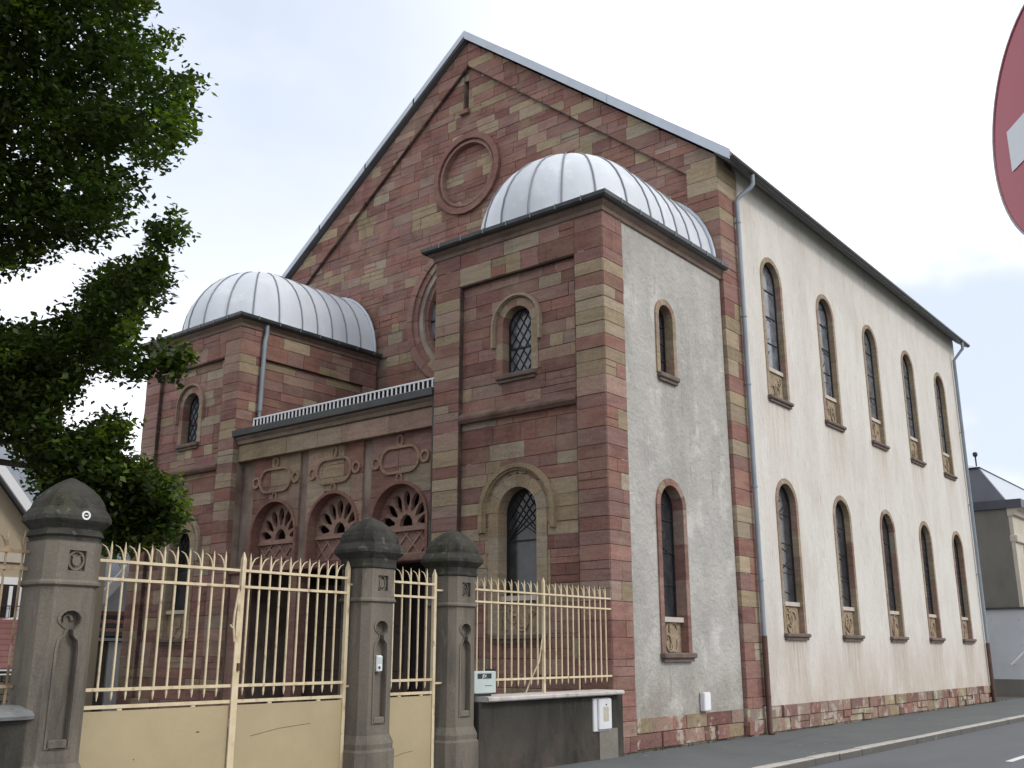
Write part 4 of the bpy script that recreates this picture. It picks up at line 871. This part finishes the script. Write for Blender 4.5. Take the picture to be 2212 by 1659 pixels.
def leaf(name, label, cat, y0, y1, bars, stile_y, hinge_side, hk, group=None, tops=2.735):
    t = thing(name, label, cat, (XF, (y0+y1)/2, .1), group)
    for z in (2.535, 2.355): MB().box(XF+.0095, XF+.027, y0, y1, z-.0145, z+.0145).build('rail', m_bar, t)
    MB().box(XF-.014, XF+.018, y0, y1, 1.265, 1.297).build('rail', m_bar, t); MB().box(XF-.016, XF+.02, y0, y1, 1.098, 1.132).build('rail', m_bar, t)
    me = bar_mesh(1.17, tops, hk)
    for yy in bars: put('bar', me, t, (XF, yy, random.uniform(-.006, .006)))
    b = MB()
    for k, yy in enumerate((y0+(y1-y0)*.3, y0+(y1-y0)*.75)): b.box(XF-.01, XF+.012, yy-.025, yy+.025, 1.075, 1.099)
    b.build('spacer', m_bar, t)
    b = MB(); b.bbox(XF-.008, XF+.010, y0+.012, y1-.012, .10, 1.075, .004); pn = b.build('sheet_panel', m_cream, t)
    for sy in stile_y:
        b = MB(); h_ = .024; b.loft([[(XF-h_, sy-h_, .08), (XF+h_, sy-h_, .08), (XF+h_, sy+h_, .08), (XF-h_, sy+h_, .08)], [(XF-h_, sy-h_, 2.66), (XF+h_, sy-h_, 2.66), (XF+h_, sy+h_, 2.66), (XF-h_, sy+h_, 2.66)], [(XF-.004, sy-.004, 2.745), (XF+.004, sy-.004, 2.745), (XF+.004, sy+.004, 2.745), (XF-.004, sy+.004, 2.745)]]); b.build('stile', m_bar if name != 'x' else m_cream, t)
    if hinge_side is not None:
        for z in (2.46, 1.23):
            b = MB(); b.bbox(XF-.02, XF+.02, min(hinge_side), max(hinge_side), z-.014, z+.014, .006); b.build('hinge', m_bar, t)
    return t, pn
lb = [-14.02]+[-13.86+.1535*k for k in range(10)]
g1, p1 = leaf('gate_leaf', 'left leaf of the cream iron double gate with the latch rod on its edge', 'gate', -14.17, -12.29, lb, (-14.155,), (-14.20, -14.13), -1, 'leaves of the cream double gate')
rbars = [-12.14+.1445*k for k in range(10)]
g2, p2 = leaf('gate_leaf', 'right leaf of the cream iron double gate with a long rusty scratch on its sheet', 'gate', -12.235, -10.64, rbars, (-12.235, -10.65), (-10.67, -10.52), 1, 'leaves of the cream double gate')
pb_ = [-9.84+.157*k for k in range(5)]
g3, p3 = leaf('pedestrian_gate', 'narrow cream iron gate with five bars between two stone pillars', 'gate', -9.96, -9.06, pb_, (-9.06,), (-9.08, -8.86), -1)
# meeting edge of the double gate: latch rod, handle, drop bolt
b = MB(); b.loft([[(XF+.026, -12.305, .1), (XF+.042, -12.305, .1), (XF+.042, -12.268, .1), (XF+.026, -12.268, .1)], [(XF+.026, -12.305, 2.3), (XF+.042, -12.305, 2.3), (XF+.042, -12.268, 2.3), (XF+.026, -12.268, 2.3)]]); b.build('cover_strip', m_bar, g1)
b = MB(); b.tube([(XF+.05, -12.31, 2.32), (XF+.055, -12.35, 2.05), (XF+.055, -12.355, 1.93), (XF+.05, -12.325, 1.75)], .012, 6); b.tube([(XF+.055, -12.36, 1.90), (XF+.09, -12.40, 1.90), (XF+.09, -12.42, 1.93)], .011, 6); b.build('latch', m_bar, g1)
b = MB(); b.tube([(XF+.03, -12.235, 1.52), (XF+.03, -12.235, 1.44)], .022, 8); b.build('lock', m_rust, g2)
for (yy, zz, ln) in ((-12.68, .82, .02), (-12.95, .35, .008), (-13.4, .6, .006)): MB().box(XF+.010, XF+.0115, yy-ln, yy+ln, zz-.006, zz+.006).build('rust_spot', m_rust, g1)
b = MB(); b.tube([(XF+.0105, -12.0, .74), (XF+.0105, -11.6, .80), (XF+.0105, -11.15, .83)], .003, 4); b.build('scratch', m_rust, g2)
b = MB(); b.tube([(XF+.0105, -9.86, .33), (XF+.0105, -9.6, .385), (XF+.0105, -9.42, .40)], .003, 4); b.build('scratch', m_rust, g3)
# low wall with railing up to the tower
wl_ = thing('boundary_wall', 'dirty grey rendered low wall under the cream railing, between pillar and tower', 'wall', (0, -6.5, 0))
MB().box(-.30, .10, -8.36, -4.74, -.1, .965).build('wall_body', m_wallrender, wl_)
MB().box(.1005, .118, -5.45, -4.93, .0, .45).build('render_patch', m_patch, wl_)
b = MB(); yv = [-8.30+.18*k for k in range(20)]
rings = []
for k, yy in enumerate(yv):
    j = random.uniform(-.006, .006); yy = min(yy, -4.72); x1 = .235+j; z = 1.035+random.uniform(-.004, .004)
    rings.append([(-.36, yy, z-.0), (-.36, yy, .97), (x1-.02, yy, .968), (x1, yy, .985), (x1, yy, z-.018), (x1-.03, yy, z)])
b.loft(rings); b.build('coping', m_coping, wl_)
rl = thing('railing', 'cream iron railing on the low wall right of the pillars', 'railing', (XF, -6.5, 1.03))
for z in (2.51, 2.34): MB().box(XF+.0095, XF+.025, -8.34, -4.64, z-.013, z+.013).build('rail', m_bar, rl)
MB().box(XF-.014, XF+.018, -7.82, -4.62, 1.235, 1.265).build('rail', m_bar, rl)
me = bar_mesh(1.15, 2.70, -1, True, .075); me_l = bar_mesh(1.03, 2.70, -1, True, .075)
rb_ = [-8.16+.1577*k for k in range(22)]
for k, yy in enumerate(rb_):
    if k == 10: continue
    put('bar', me_l if k in (4, 16) else me, rl, (XF, yy+random.uniform(-.004, .004), random.uniform(-.005, .005)))
b = MB(); b.loft([[(XF+.02*a, -6.583+.02*c, z) for a, c in ((-1, -1), (1, -1), (1, 1), (-1, 1))] for z in (1.03, 2.70)]+[[(XF+.004*a, -6.583+.004*c, 2.76) for a, c in ((-1, -1), (1, -1), (1, 1), (-1, 1))]]); b.build('post', m_bar, rl)
b = MB(); b.tube([(XF, -6.59, 1.95), (XF-.03, -6.66, 1.5), (XF-.1, -6.80, 1.2), (XF-.14, -6.86, 1.03)], .012, 6); b.build('brace', m_bar, rl)
# meter box on the wall, letter box beside the pillar
o = thing('meter_box', 'white plastic meter box with a worn sticker fixed to the grey wall', 'meter box', (.10, -5.18, .42))
MB().bbox(.0, .13, -5.62, -5.14, .42, .925, .012).build('case', m_whiteplastic, o); MB().bbox(.125, .165, -5.52, -5.155, .445, .915, .014).build('door', m_whiteplastic, o)
b = MB(); b.box(.1655, .167, -5.40, -5.25, .57, .79); b.build('sticker', m_paper, o); MB().box(.1655, .168, -5.33, -5.30, .81, .835).build('keyhole', m_black, o)
o = thing('letter_box', 'grey green metal letter box with a black name strip on top of the wall end', 'letter box', (.0, -8.13, 1.04))
LX = .03
MB().bbox(-.20, LX, -8.38, -7.90, 1.075, 1.375, .012).build('case', m_greyplastic, o); MB().box(-.22, .0, -7.897, -7.87, 1.06, 1.40).build('back_plate', m_black, o)
st = MB().box(LX+.0005, LX+.003, -8.31, -8.01, 1.275, 1.345).build('name_strip', m_black, o); MB().box(LX+.0005, LX+.003, -8.15, -8.0, 1.175, 1.183).build('slot', m_black, o); MB().box(-.12, -.02, -8.35, -7.95, 1.03, 1.08).build('foot', m_black, o)
def text_mesh(s, size, P, U, V, parent, mat, name, ext=.001):
    cu = bpy.data.curves.new(name, 'FONT'); cu.body = s; cu.size = size; cu.extrude = ext; cu.align_x = 'CENTER'; cu.align_y = 'CENTER'
    to = bpy.data.objects.new(name, cu); COL.objects.link(to); dg = bpy.context.evaluated_depsgraph_get(); me = bpy.data.meshes.new_from_object(to.evaluated_get(dg))
    bpy.data.objects.remove(to); R_ = Matrix((U, V, Vector(U).cross(Vector(V)))).transposed().to_4x4(); R_.translation = Vector(P); me.transform(R_); me.materials.clear(); me.materials.append(mat)
    return put(name, me, parent)
text_mesh('JEV.', .062, (LX+.0045, -8.16, 1.308), (0, 1, 0), (0, 0, 1), st, m_glyph, 'lettering')
# wall and railing left of the first pillar
wl2 = thing('boundary_wall', 'dark low wall with a rounded stone coping at the far left of the fence', 'wall', (0, -17, 0))
MB().box(-.28, .22, -22.5, -14.70, -.1, 1.06).build('wall_body', m_wallrender, wl2)
b = MB(); rings = []
for yy, s in ((-22.5, 1), (-16, 1), (-15, 1), (-14.72, .96), (-14.64, .8)):
    rings.append([(-.33*s, yy, 1.06), (.30*s, yy, 1.06), (.31*s, yy, 1.09), (.27*s, yy, 1.13), (.10*s, yy, 1.175), (-.15*s, yy, 1.175), (-.33*s, yy, 1.12)])
b.loft(rings); b.build('coping', m_copingdark, wl2)
rl2 = thing('railing', 'rusting cream iron railing with curled bar tops left of the mossy pillar', 'railing', (XF, -17, 1.1))
for z in (2.565, 2.405): MB().box(XF+.0115, XF+.030, -22.4, -14.66, z-.016, z+.016).build('rail', m_bar_old, rl2)
MB().box(XF-.014, XF+.018, -22.4, -14.70, 1.32, 1.35).build('rail', m_bar_old, rl2)
me2 = bar_mesh(1.14, 2.765, -1, True, .10); me2.materials.clear(); me2.materials.append(m_bar_old)
for k in range(12): put('bar', me2, rl2, (XF, -14.755-.157*k, 0))

# ================================================================== NO ENTRY SIGN
sc_ = at(2277, 226, 2.42)
sn = Vector((-.80, -.60, 0)).normalized(); su = Vector((-sn.y, sn.x, 0)); su = Vector((0, 0, 1)).cross(sn).normalized()
sg_ = thing('road_sign', 'red round no entry road sign with a white bar at the right edge', 'road sign', (sc_.x, sc_.y, -.12))
def disc(r, d0, d1, mat, nm, parent, inner=None):
    F = Face(sc_, su, sn); b = MB(); n = 56
    if inner is None: b.loft([[F.p(*p, d0) for p in circ(0, 0, r, n)], [F.p(*p, d1) for p in circ(0, 0, r, n)]])
    else: strip(b, F, circ(0, 0, inner, n), circ(0, 0, r, n), d0, d1, True)
    return b.build(nm, mat, parent)
pnl = disc(.325, -.004, 0, m_red, 'disc', sg_); disc(.331, -.022, .003, m_galv, 'rim', sg_, .3255)
F = Face(sc_, su, sn); b = MB(); plate(b, F, [(-.238, -.058), (.238, -.058), (.238, .058), (-.238, .058)], [], .0005, .0025); b.build('white_bar', m_signwhite, sg_)
pc = sc_-sn*.06
b = MB(); b.tube([(pc.x, pc.y, -.12), (pc.x, pc.y, sc_.z+.36)], .03, 12); b.build('post', m_galv, sg_)
b = MB()
for dz in (-.15, .15): p0 = sc_-sn*.062+Vector((0, 0, dz)); b.tube([p0-su*.05, p0+su*.05], .018, 6); b.tube([p0, sc_-sn*.004+Vector((0, 0, dz))], .015, 6)
b.build('bracket', m_galv, sg_)

# ================================================================== TREE
tree = thing('tree', 'large dark leafy deciduous tree overhanging the fence on the left', 'tree', (-6.3, -14.6, 0))
TB = Vector((-6.3, -14.6, 0))
b = MB(); b.tube([TB, TB+Vector((.05, .05, 1.2)), TB+Vector((.1, 0, 3)), TB+Vector((.0, .2, 6)), TB+Vector((.2, .1, 9)), TB+Vector((.1, .2, 12.5))], [.36, .29, .25, .2, .13, .04], 12); b.build('trunk', m_bark, tree)
# crown lobes: silhouette outlines (as seen from the street) filled through a depth of several metres
LOBES = [
 ([(-420, -420), (300, -420), (325, -60), (330, 0), (296, 50), (288, 84), (380, 76), (384, 92), (318, 128), (348, 158), (436, 158), (444, 182), (408, 214), (412, 284), (388, 318), (352, 352), (318, 396), (298, 436), (262, 470), (268, 505), (205, 522), (120, 545), (40, 578), (-60, 600), (-420, 600)], 3500, 11.0, 15.5),
 ([(-300, 690), (0, 706), (60, 700), (110, 714), (152, 682), (190, 622), (205, 600), (262, 580), (330, 556), (372, 596), (352, 640), (318, 668), (290, 700), (268, 742), (312, 780), (312, 800), (262, 805), (214, 790), (180, 802), (168, 836), (160, 880), (140, 925), (150, 960), (180, 990), (120, 1040), (88, 1020), (60, 985), (30, 950), (-60, 935), (-300, 920)], 1600, 10.8, 14.5),
 ([(90, 1000), (130, 965), (200, 925), (252, 905), (272, 912), (258, 950), (238, 985), (292, 1004), (330, 1040), (384, 1044), (374, 1070), (396, 1112), (372, 1140), (352, 1170), (300, 1165), (260, 1185), (226, 1180), (215, 1110), (140, 1095), (100, 1050)], 900, 10.9, 13.2),
 ([(318, 548), (336, 520), (330, 500), (368, 478), (414, 486), (398, 510), (362, 540), (340, 568)], 22, 10.9, 11.3),
 ([(292, 770), (330, 766), (400, 756), (398, 786), (368, 806), (312, 800)], 42, 11.0, 11.5),
]
def inpoly(x, y, P):
    c = False; j = len(P)-1
    for i in range(len(P)):
        if (P[i][1] > y) != (P[j][1] > y) and x < (P[j][0]-P[i][0])*(y-P[i][1])/(P[j][1]-P[i][1])+P[i][0]: c = not c
        j = i
    return c
sprays = []; holes_px = [(150, 632, 48), (60, 648, 60), (-20, 655, 50), (255, 205, 16), (240, 20, 14), (100, 750, 12), (300, 260, 10), (215, 485, 13), (345, 330, 9), (300, 725, 15), (185, 860, 10), (120, 505, 12), (60, 560, 12), (230, 290, 8)]
for P, n, d0, d1 in LOBES:
    xs = [p[0] for p in P]; ys_ = [p[1] for p in P]; k = 0; tries = 0
    while k < n and tries < 60*n:
        tries += 1
        u, v = random.uniform(min(xs), max(xs)), random.uniform(min(ys_), max(ys_))
        if not inpoly(u, v, P): continue
        if any((u-a)**2+(v-c)**2 < r*r for a, c, r in holes_px): continue
        if math.sin(u*.021+1.3*math.sin(v*.013))*math.sin(v*.025+1.1*math.sin(u*.017)) < -.80: continue
        if (u < -60 or v < -60) and random.random() < .35: continue
        if k > n*.3 and random.random() < .62 and sprays:      # leaves gather round the twigs already placed
            q0 = sprays[random.randrange(max(0, len(sprays)-k), len(sprays))]; p_ = q0[0]+Vector((random.gauss(0, .13), random.gauss(0, .13), random.gauss(0, .10))); uu, vv, _z = pix(p_)
            if not inpoly(uu, vv, P): continue
            sprays.append((p_, uu, vv, not inpoly(uu+26, vv, P))); k += 1; continue
        edge = not inpoly(u+26, v, P)
        d = d0+(d1-d0)*random.random()**(2.0 if edge else 1.1)
        sprays.append((at(u, v, d), u, v, edge)); k += 1
for _ in range(1500):      # the rest of the crown, unseen up and to the left, extended to shade facade and yard
    q = Vector((random.gauss(0, 1), random.gauss(0, 1), random.gauss(0, 1))).normalized()*random.random()**.4
    p = Vector((-6.8+5.6*q.x, -15.2+5.4*q.y, 9.3+5.6*q.z)); u, v, z = pix(p)
    if z > .5 and u > -70 and v > -70 and u < 2300: continue
    if p.x > -.8 and p.z < 5: continue
    sprays.append((p, -200, -200, False))
V = []; C = []
for (p, u, v, edge) in sprays:
    ax = Vector((random.gauss(.35, .7), random.gauss(.25, .6), random.gauss(.15, .35))).normalized(); L_ = random.uniform(.18, .42)*(.75 if edge else 1)
    sd_ = ax.cross(Vector((random.gauss(0, .4), random.gauss(0, .4), 1))).normalized(); nm = ax.cross(sd_)
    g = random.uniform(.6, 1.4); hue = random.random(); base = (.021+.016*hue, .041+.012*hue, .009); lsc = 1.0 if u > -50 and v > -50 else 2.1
    if random.random() < (.55 if edge else .09): base = (.085, .125, .018)  # brighter green paints lit leaves, mostly along the right outline
    nl = 26 if not edge else 17
    if lsc > 1: nl = 14
    for k in range(nl):
        t = (k+.5)/nl-.5; q = p+ax*L_*t*1.6+sd_*random.gauss(0, .075)+nm*random.gauss(0, .055)
        d_ = (ax*random.gauss(.5, .5)+sd_*random.choice((-1, 1))*random.uniform(.4, 1.1)+Vector((0, 0, -.25))+nm*random.gauss(0, .35)).normalized()
        w = d_.cross(Vector((random.gauss(0, .5), random.gauss(0, .5), 1))).normalized(); s = random.uniform(.028, .058)*lsc
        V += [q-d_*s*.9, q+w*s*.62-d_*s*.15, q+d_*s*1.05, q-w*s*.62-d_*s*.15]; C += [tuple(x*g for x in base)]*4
nL = len(V)//4; me = bpy.data.meshes.new('crown'); me.vertices.add(len(V)); me.vertices.foreach_set('co', np.array([tuple(x) for x in V], dtype=np.float32).ravel())
me.loops.add(4*nL); me.loops.foreach_set('vertex_index', np.arange(4*nL, dtype=np.int32)); me.polygons.add(nL); me.polygons.foreach_set('loop_start', np.arange(0, 4*nL, 4, dtype=np.int32)); me.update(calc_edges=True)
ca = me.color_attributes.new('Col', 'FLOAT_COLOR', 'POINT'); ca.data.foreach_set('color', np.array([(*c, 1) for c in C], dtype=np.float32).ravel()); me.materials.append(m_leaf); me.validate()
put('crown', me, tree)
for (a_, b_) in (((262, 625, 11.3), (402, 484, 11.1)), ((235, 775, 11.6), (394, 774, 11.2)), ((210, 960, 11.6), (266, 906, 11.3)), ((330, 1075, 11.4), (388, 1108, 11.2)), ((350, 205, 11.8), (436, 168, 11.2)), ((320, 105, 12), (382, 82, 11.6))):
    p_, q_ = at(*a_), at(*b_); MB().tube([p_, p_.lerp(q_, .5)+Vector((0, 0, .05)), q_], [.018, .011, .004], 5).build('twig', m_bark, tree)
bz = [3.5, 4.5, 5.5, 6.5, 7.5, 8.5, 9.5]
for k, (u, v, d) in enumerate([(300, 60, 12), (400, 200, 11.5), (360, 330, 11.8), (250, 460, 12), (235, 660, 11.8), (230, 720, 11.6), (120, 850, 11.8), (330, 1060, 11.4), (200, 960, 11.6), (100, 300, 13), (60, 100, 13)]):
    tip = at(u, v, d); z0 = min(max(tip.z-.3-.5*random.random(), 4.0), 11); p0 = TB+Vector((.08, .1, z0)); md = p0.lerp(tip, .5)+Vector((0, 0, .35*random.uniform(.3, 1)))
    b = MB(); b.tube([p0, p0.lerp(md, .5)+Vector((random.gauss(0, .08), random.gauss(0, .08), .1)), md, md.lerp(tip, .5)+Vector((random.gauss(0, .06), random.gauss(0, .06), .02)), tip], [.085, .065, .045, .026, .008], 6); b.build('limb', m_bark, tree)

# ================================================================== BUILDINGS AROUND
# beige house at the far left
h1 = thing('beige_house', 'beige gabled house with slate roof and white window behind the left pillar', 'house', (-18, -10, 0))
b = MB(); pts = [(-14.5, 0), (-6.55, 0), (-6.55, 3.98), (-10.5, 8.37), (-14.5, 3.98)]
b.loft([[(-16, y_, z) for y_, z in pts], [(-22, y_, z) for y_, z in pts]]); b.build('wall', m_beige, h1)
b = MB()
for sg in (-1, 1): ye = -10.5+sg*4.35; b.loft([[(x, -10.5, 8.58), (x, ye, 8.58-4.35*1.11), (x, ye, 8.44-4.35*1.11), (x, -10.5, 8.44)] for x in (-15.62, -22.2)])
r1 = b.build('roof', m_houseroof, h1)
for sg in (-1, 1): ye = -10.5+sg*4.38; MB().loft([[(x, -10.5, 8.62), (x, ye, 8.62-4.38*1.11), (x, ye, 8.30-4.38*1.11), (x, -10.5, 8.30)] for x in (-15.54, -15.61)]).build('barge_board', m_board, r1)
# the main range behind, its slate slope facing the street
b = MB(); b.loft([[(-17.0, y_, 5.05), (-21.5, y_, 8.05), (-21.5, y_, 7.9), (-17.0, y_, 4.9)] for y_ in (-9.5, -4.0)]); b.build('rear_roof', m_houseroof, h1)
MB().box(-22, -17.3, -9, -4.3, 0, 5.0).build('rear_wall', m_beige, h1)
b = MB(); b.box(-19.7, -19.1, -7.55, -6.85, 6.2, 8.0); ch = b.build('chimney', m_brickred, h1); MB().tube([(-19.4, -6.9, 7.6), (-19.4, -6.9, 8.35)], .16, 10).build('chimney_pot', m_board, ch)
MB().box(-15.99, -15.93, -14.4, -6.56, 3.78, 4.0).build('string_course', m_cornice, h1)
w_ = MB().box(-15.995, -15.95, -8.5, -7.05, 2.05, 3.42).build('window', m_board, h1)
MB().box(-15.955, -15.935, -8.36, -7.30, 2.15, 3.24).build('glass', m_dark, w_); MB().box(-15.936, -15.92, -7.55, -7.46, 2.15, 3.2).build('curtain', m_board, w_)
b = MB(); b.tube([(-15.85, -8.5, 2.72), (-15.85, -6.95, 2.72)], .015, 5)
for k in range(12): b.tube([(-15.85, -8.5+.14*k, 2.1), (-15.85, -8.5+.14*k, 2.72)], .008, 4)
b.build('balcony_rail', m_lead, h1)
b = MB()
for sy in (-8.45, -8.3): b.tube([(-15.9, sy, 4.55), (-15.9, sy, 5.0), (-15.9, sy-.1, 5.2)], .035, 6)
b.build('wall_anchor', m_darksill, h1)
# red roofed shed in front of it
h2 = thing('shed', 'low shed of dark rubble stone with a maroon boarded roof behind the railing', 'shed', (-14.5, -9, 0))
for k in range(8):
    z = .0+k*.14; y0 = -12
    while y0 < -7.2:
        ln = random.uniform(.25, .5); MB().bbox(-14.3, -14.05+random.uniform(-.02, .02), y0+.008, min(y0+ln-.008, -7.2), z+.006, z+.134, .012).build('stone', m_rubble, h2) if y0 > -9.6 else None; y0 += ln
MB().box(-16, -14.2, -12, -7.22, 0, 1.15).build('wall', m_rubble, h2)
n = 9
for k in range(n):
    x0, x1 = -13.95-1.85*k/n, -13.95-1.85*(k+1)/n-.03; z0, z1 = 1.24+1.15*k/n+.0, 1.24+1.15*(k+1)/n
    MB().loft([[(x0, y_, z0+.02), (x0, y_, z0+.05), (x1, y_, z1+.045), (x1, y_, z1+.015)] for y_ in (-12.1, -7.12)]).build('roof_board', m_redtile, h2)
MB().loft([[(-15.75, y_, 2.40+(y_+7.1)*.17), (-15.75, y_, 2.50+(y_+7.1)*.17), (-15.82, y_, 2.50+(y_+7.1)*.17), (-15.82, y_, 2.40+(y_+7.1)*.17)] for y_ in (-12.1, -7.1)]).build('roof_edge', m_board, h2)
for k in range(2): MB().box(-13.93, -13.90, -12.1, -7.12, 1.13+.09*k, 1.16+.09*k).build('eave_strip', m_board, h2)
# small grey house behind the double gate
h3 = thing('outbuilding', 'small grey outbuilding with a white barge board and lean-to roof behind the gate', 'outbuilding', (-21, -2, 0))
pts = [(-4.3, 0), (1.7, 0), (1.7, 2.85), (-1.0, 6.2), (-4.3, 2.4)]
MB().loft([[(-19, y_, z) for y_, z in pts], [(-25, y_, z) for y_, z in pts]]).build('wall', m_bluewall, h3)
r3 = MB().loft([[(x, -1.0, 6.42), (x, -4.6, 2.16), (x, -4.6, 2.03), (x, -1.0, 6.29)] for x in (-18.6, -25.2)]).build('roof', m_houseroof, h3)
MB().loft([[(x, -1.0, 6.46), (x, -4.65, 2.14), (x, -4.65, 1.72), (x, -1.0, 6.04)] for x in (-18.52, -18.59)]).build('barge_board', m_board, r3)
MB().box(-18.995, -18.95, -3.42, -3.2, 2.2, 2.75).build('window', m_dark, h3)
n = 6
for k in range(n):
    x0, x1 = -18.0-1.0*k/n, -18.0-1.0*(k+1)/n-.02; z0, z1 = 2.02+.75*k/n, 2.02+.75*(k+1)/n
    MB().loft([[(x0, y_, z0), (x0, y_, z0+.05), (x1, y_, z1+.04), (x1, y_, z1-.01)] for y_ in (-4.6, -1.4)]).build('lean_to_sheet', m_redtile if k % 2 else m_lead, h3)
MB().box(-18.06, -17.98, -4.62, -1.4, 1.93, 2.01).build('lean_to_gutter', m_zinc, h3)
MB().box(-18.9, -18.2, -4.4, -3.5, 0, 1.93).build('lean_to_wall', m_rubble, h3); MB().box(-18.2, -18.12, -3.50, -2.92, 0, 1.9).build('door', m_board, h3); MB().box(-18.9, -18.15, -2.95, -1.6, 0, 1.93).build('lean_to_wall', m_darkgable, h3)
h4 = thing('beige_house', 'taller beige house rising behind the grey outbuilding', 'house', (-32, -3, 0))
MB().box(-36, -30, -8, 4, 0, 7.2).build('wall', m_beige, h4); MB().loft([[(-29.6, y_, 7.0), (-33, y_, 9.6), (-36.4, y_, 7.0), (-36.4, y_, 6.85), (-33, y_, 9.4), (-29.6, y_, 6.85)] for y_ in (-8.3, 4.3)]).build('roof', m_houseroof, h4)
w_ = MB().box(-29.99, -29.93, -5.2, -4.7, 4.6, 5.6).build('window', m_board, h4); MB().box(-29.935, -29.92, -5.1, -4.8, 4.7, 5.5).build('glass', m_dark, w_)
h5 = thing('distant_house', 'distant house with a pale grey roof behind the left domed tower', 'house', (-48, 14, 0))
MB().box(-56, -44, 4, 16, 0, 10.2).build('wall', m_beige, h5); MB().loft([[(-43.5, y_, 10.2), (-50, y_, 12.9), (-56.5, y_, 10.2), (-56.5, y_, 10.0), (-50, y_, 12.6), (-43.5, y_, 10.0)] for y_ in (3.5, 16.5)]).build('roof', m_mansard2, h5)
# house at the right end of the street
h6 = thing('corner_house', 'house with dark mansard roof and cream cornice at the far end beside the synagogue', 'house', (-4, 28, 0))
MB().box(-9, .02, 23.4, 36, 3.2, 7.05).build('gable_wall', m_darkgable, h6)
MB().box(-9, .55, 23.25, 23.9, .62, 3.2).build('lower_wall', m_bluewall, h6); MB().box(-9, .62, 23.18, 23.9, -.1, .62).build('base_wall', m_darkgable, h6)
MB().box(-9, .60, 23.15, 23.4, 3.2, 3.27).build('flashing', m_gutter, h6)
b = MB(); b.box(.021, .16, 23.4, 36, -.1, 7.05); fc = b.build('street_wall', m_cornice, h6)
MB().bbox(-.02, .26, 23.38, 36.05, 5.75, 6.02, .02).build('string_course', m_cornice, fc); b = MB(); b.loft([[(x, y_, z) for x, z in ((.0, 6.75), (.28, 6.80), (.34, 6.95), (.50, 7.02), (.52, 7.16), (.0, 7.16))] for y_ in (23.36, 36.1)]); b.build('cornice', m_cornice, fc)
for k in range(4):
    w_ = MB().bbox(.15, .24, 24.6+2.9*k, 26.2+2.9*k, 4.3, 5.7, .02).build('window', m_board, fc); MB().box(.2405, .25, 24.8+2.9*k, 26.0+2.9*k, 4.4, 5.55).build('glass', m_dark, w_)
b = MB(); b.loft([[(-9.2, 23.3, 7.06), (.56, 23.3, 7.06), (.56, 36.2, 7.06), (-9.2, 36.2, 7.06)], [(-9.2, 23.3, 7.40), (.56, 23.3, 7.40), (.56, 36.2, 7.40), (-9.2, 36.2, 7.40)]]); b.build('eave_fascia', m_mansard, h6)
b = MB(); b.loft([[(-9.0, 23.42, 7.40), (-.02, 23.42, 7.40), (-.02, 36.0, 7.40), (-9.0, 36.0, 7.40)], [(-8.2, 24.3, 8.95), (-1.1, 24.3, 8.95), (-1.1, 35.2, 8.95), (-8.2, 35.2, 8.95)]]); mr_ = b.build('mansard', m_mansard, h6)
b = MB(); b.loft([[(-.012, 23.62, 7.42), (-.012, 35.9, 7.42), (-.03, 35.9, 7.42), (-.03, 23.62, 7.42)], [(-1.07, 24.45, 8.94), (-1.07, 35.2, 8.94), (-1.12, 35.2, 8.94), (-1.12, 24.45, 8.94)]]); b.build('mansard_sheet', m_mansard2, mr_)
b = MB(); b.loft([[(-8.3, 24.2, 8.95), (-1.0, 24.2, 8.95), (-1.0, 35.3, 8.95), (-8.3, 35.3, 8.95)], [(-5.0, 26.5, 10.0), (-4.2, 26.5, 10.0), (-4.2, 33, 10.0), (-5.0, 33, 10.0)]]); b.build('upper_roof', m_mansard2, mr_)
b = MB(); b.tube([(-1.6, 26.2, 9.0), (-1.6, 26.2, 9.75)], .035, 6); b.tube([(-1.6, 26.2, 9.70), (-1.6, 26.2, 9.78), (-1.6, 26.2, 9.90), (-1.6, 26.2, 9.94)], [.03, .10, .10, .02], 8); b.build('finial', m_lead, mr_)
o = thing('handrail', 'short white sloping handrail fixed to the blue grey wall at the right', 'handrail', (.6, 23.1, 1.0))
b = MB(); b.tube([(-.42, 22.95, 1.15), (-.30, 22.95, 1.25), (.22, 22.95, 1.75)], .045, 8); b.build('tube', m_board, o)
b = MB(); b.tube([(-.35, 22.95, 1.20), (-.35, 23.26, 1.20)], .03, 6); b.tube([(.1, 22.95, 1.64), (.1, 23.26, 1.64)], .03, 6); b.build('bracket', m_board, o)
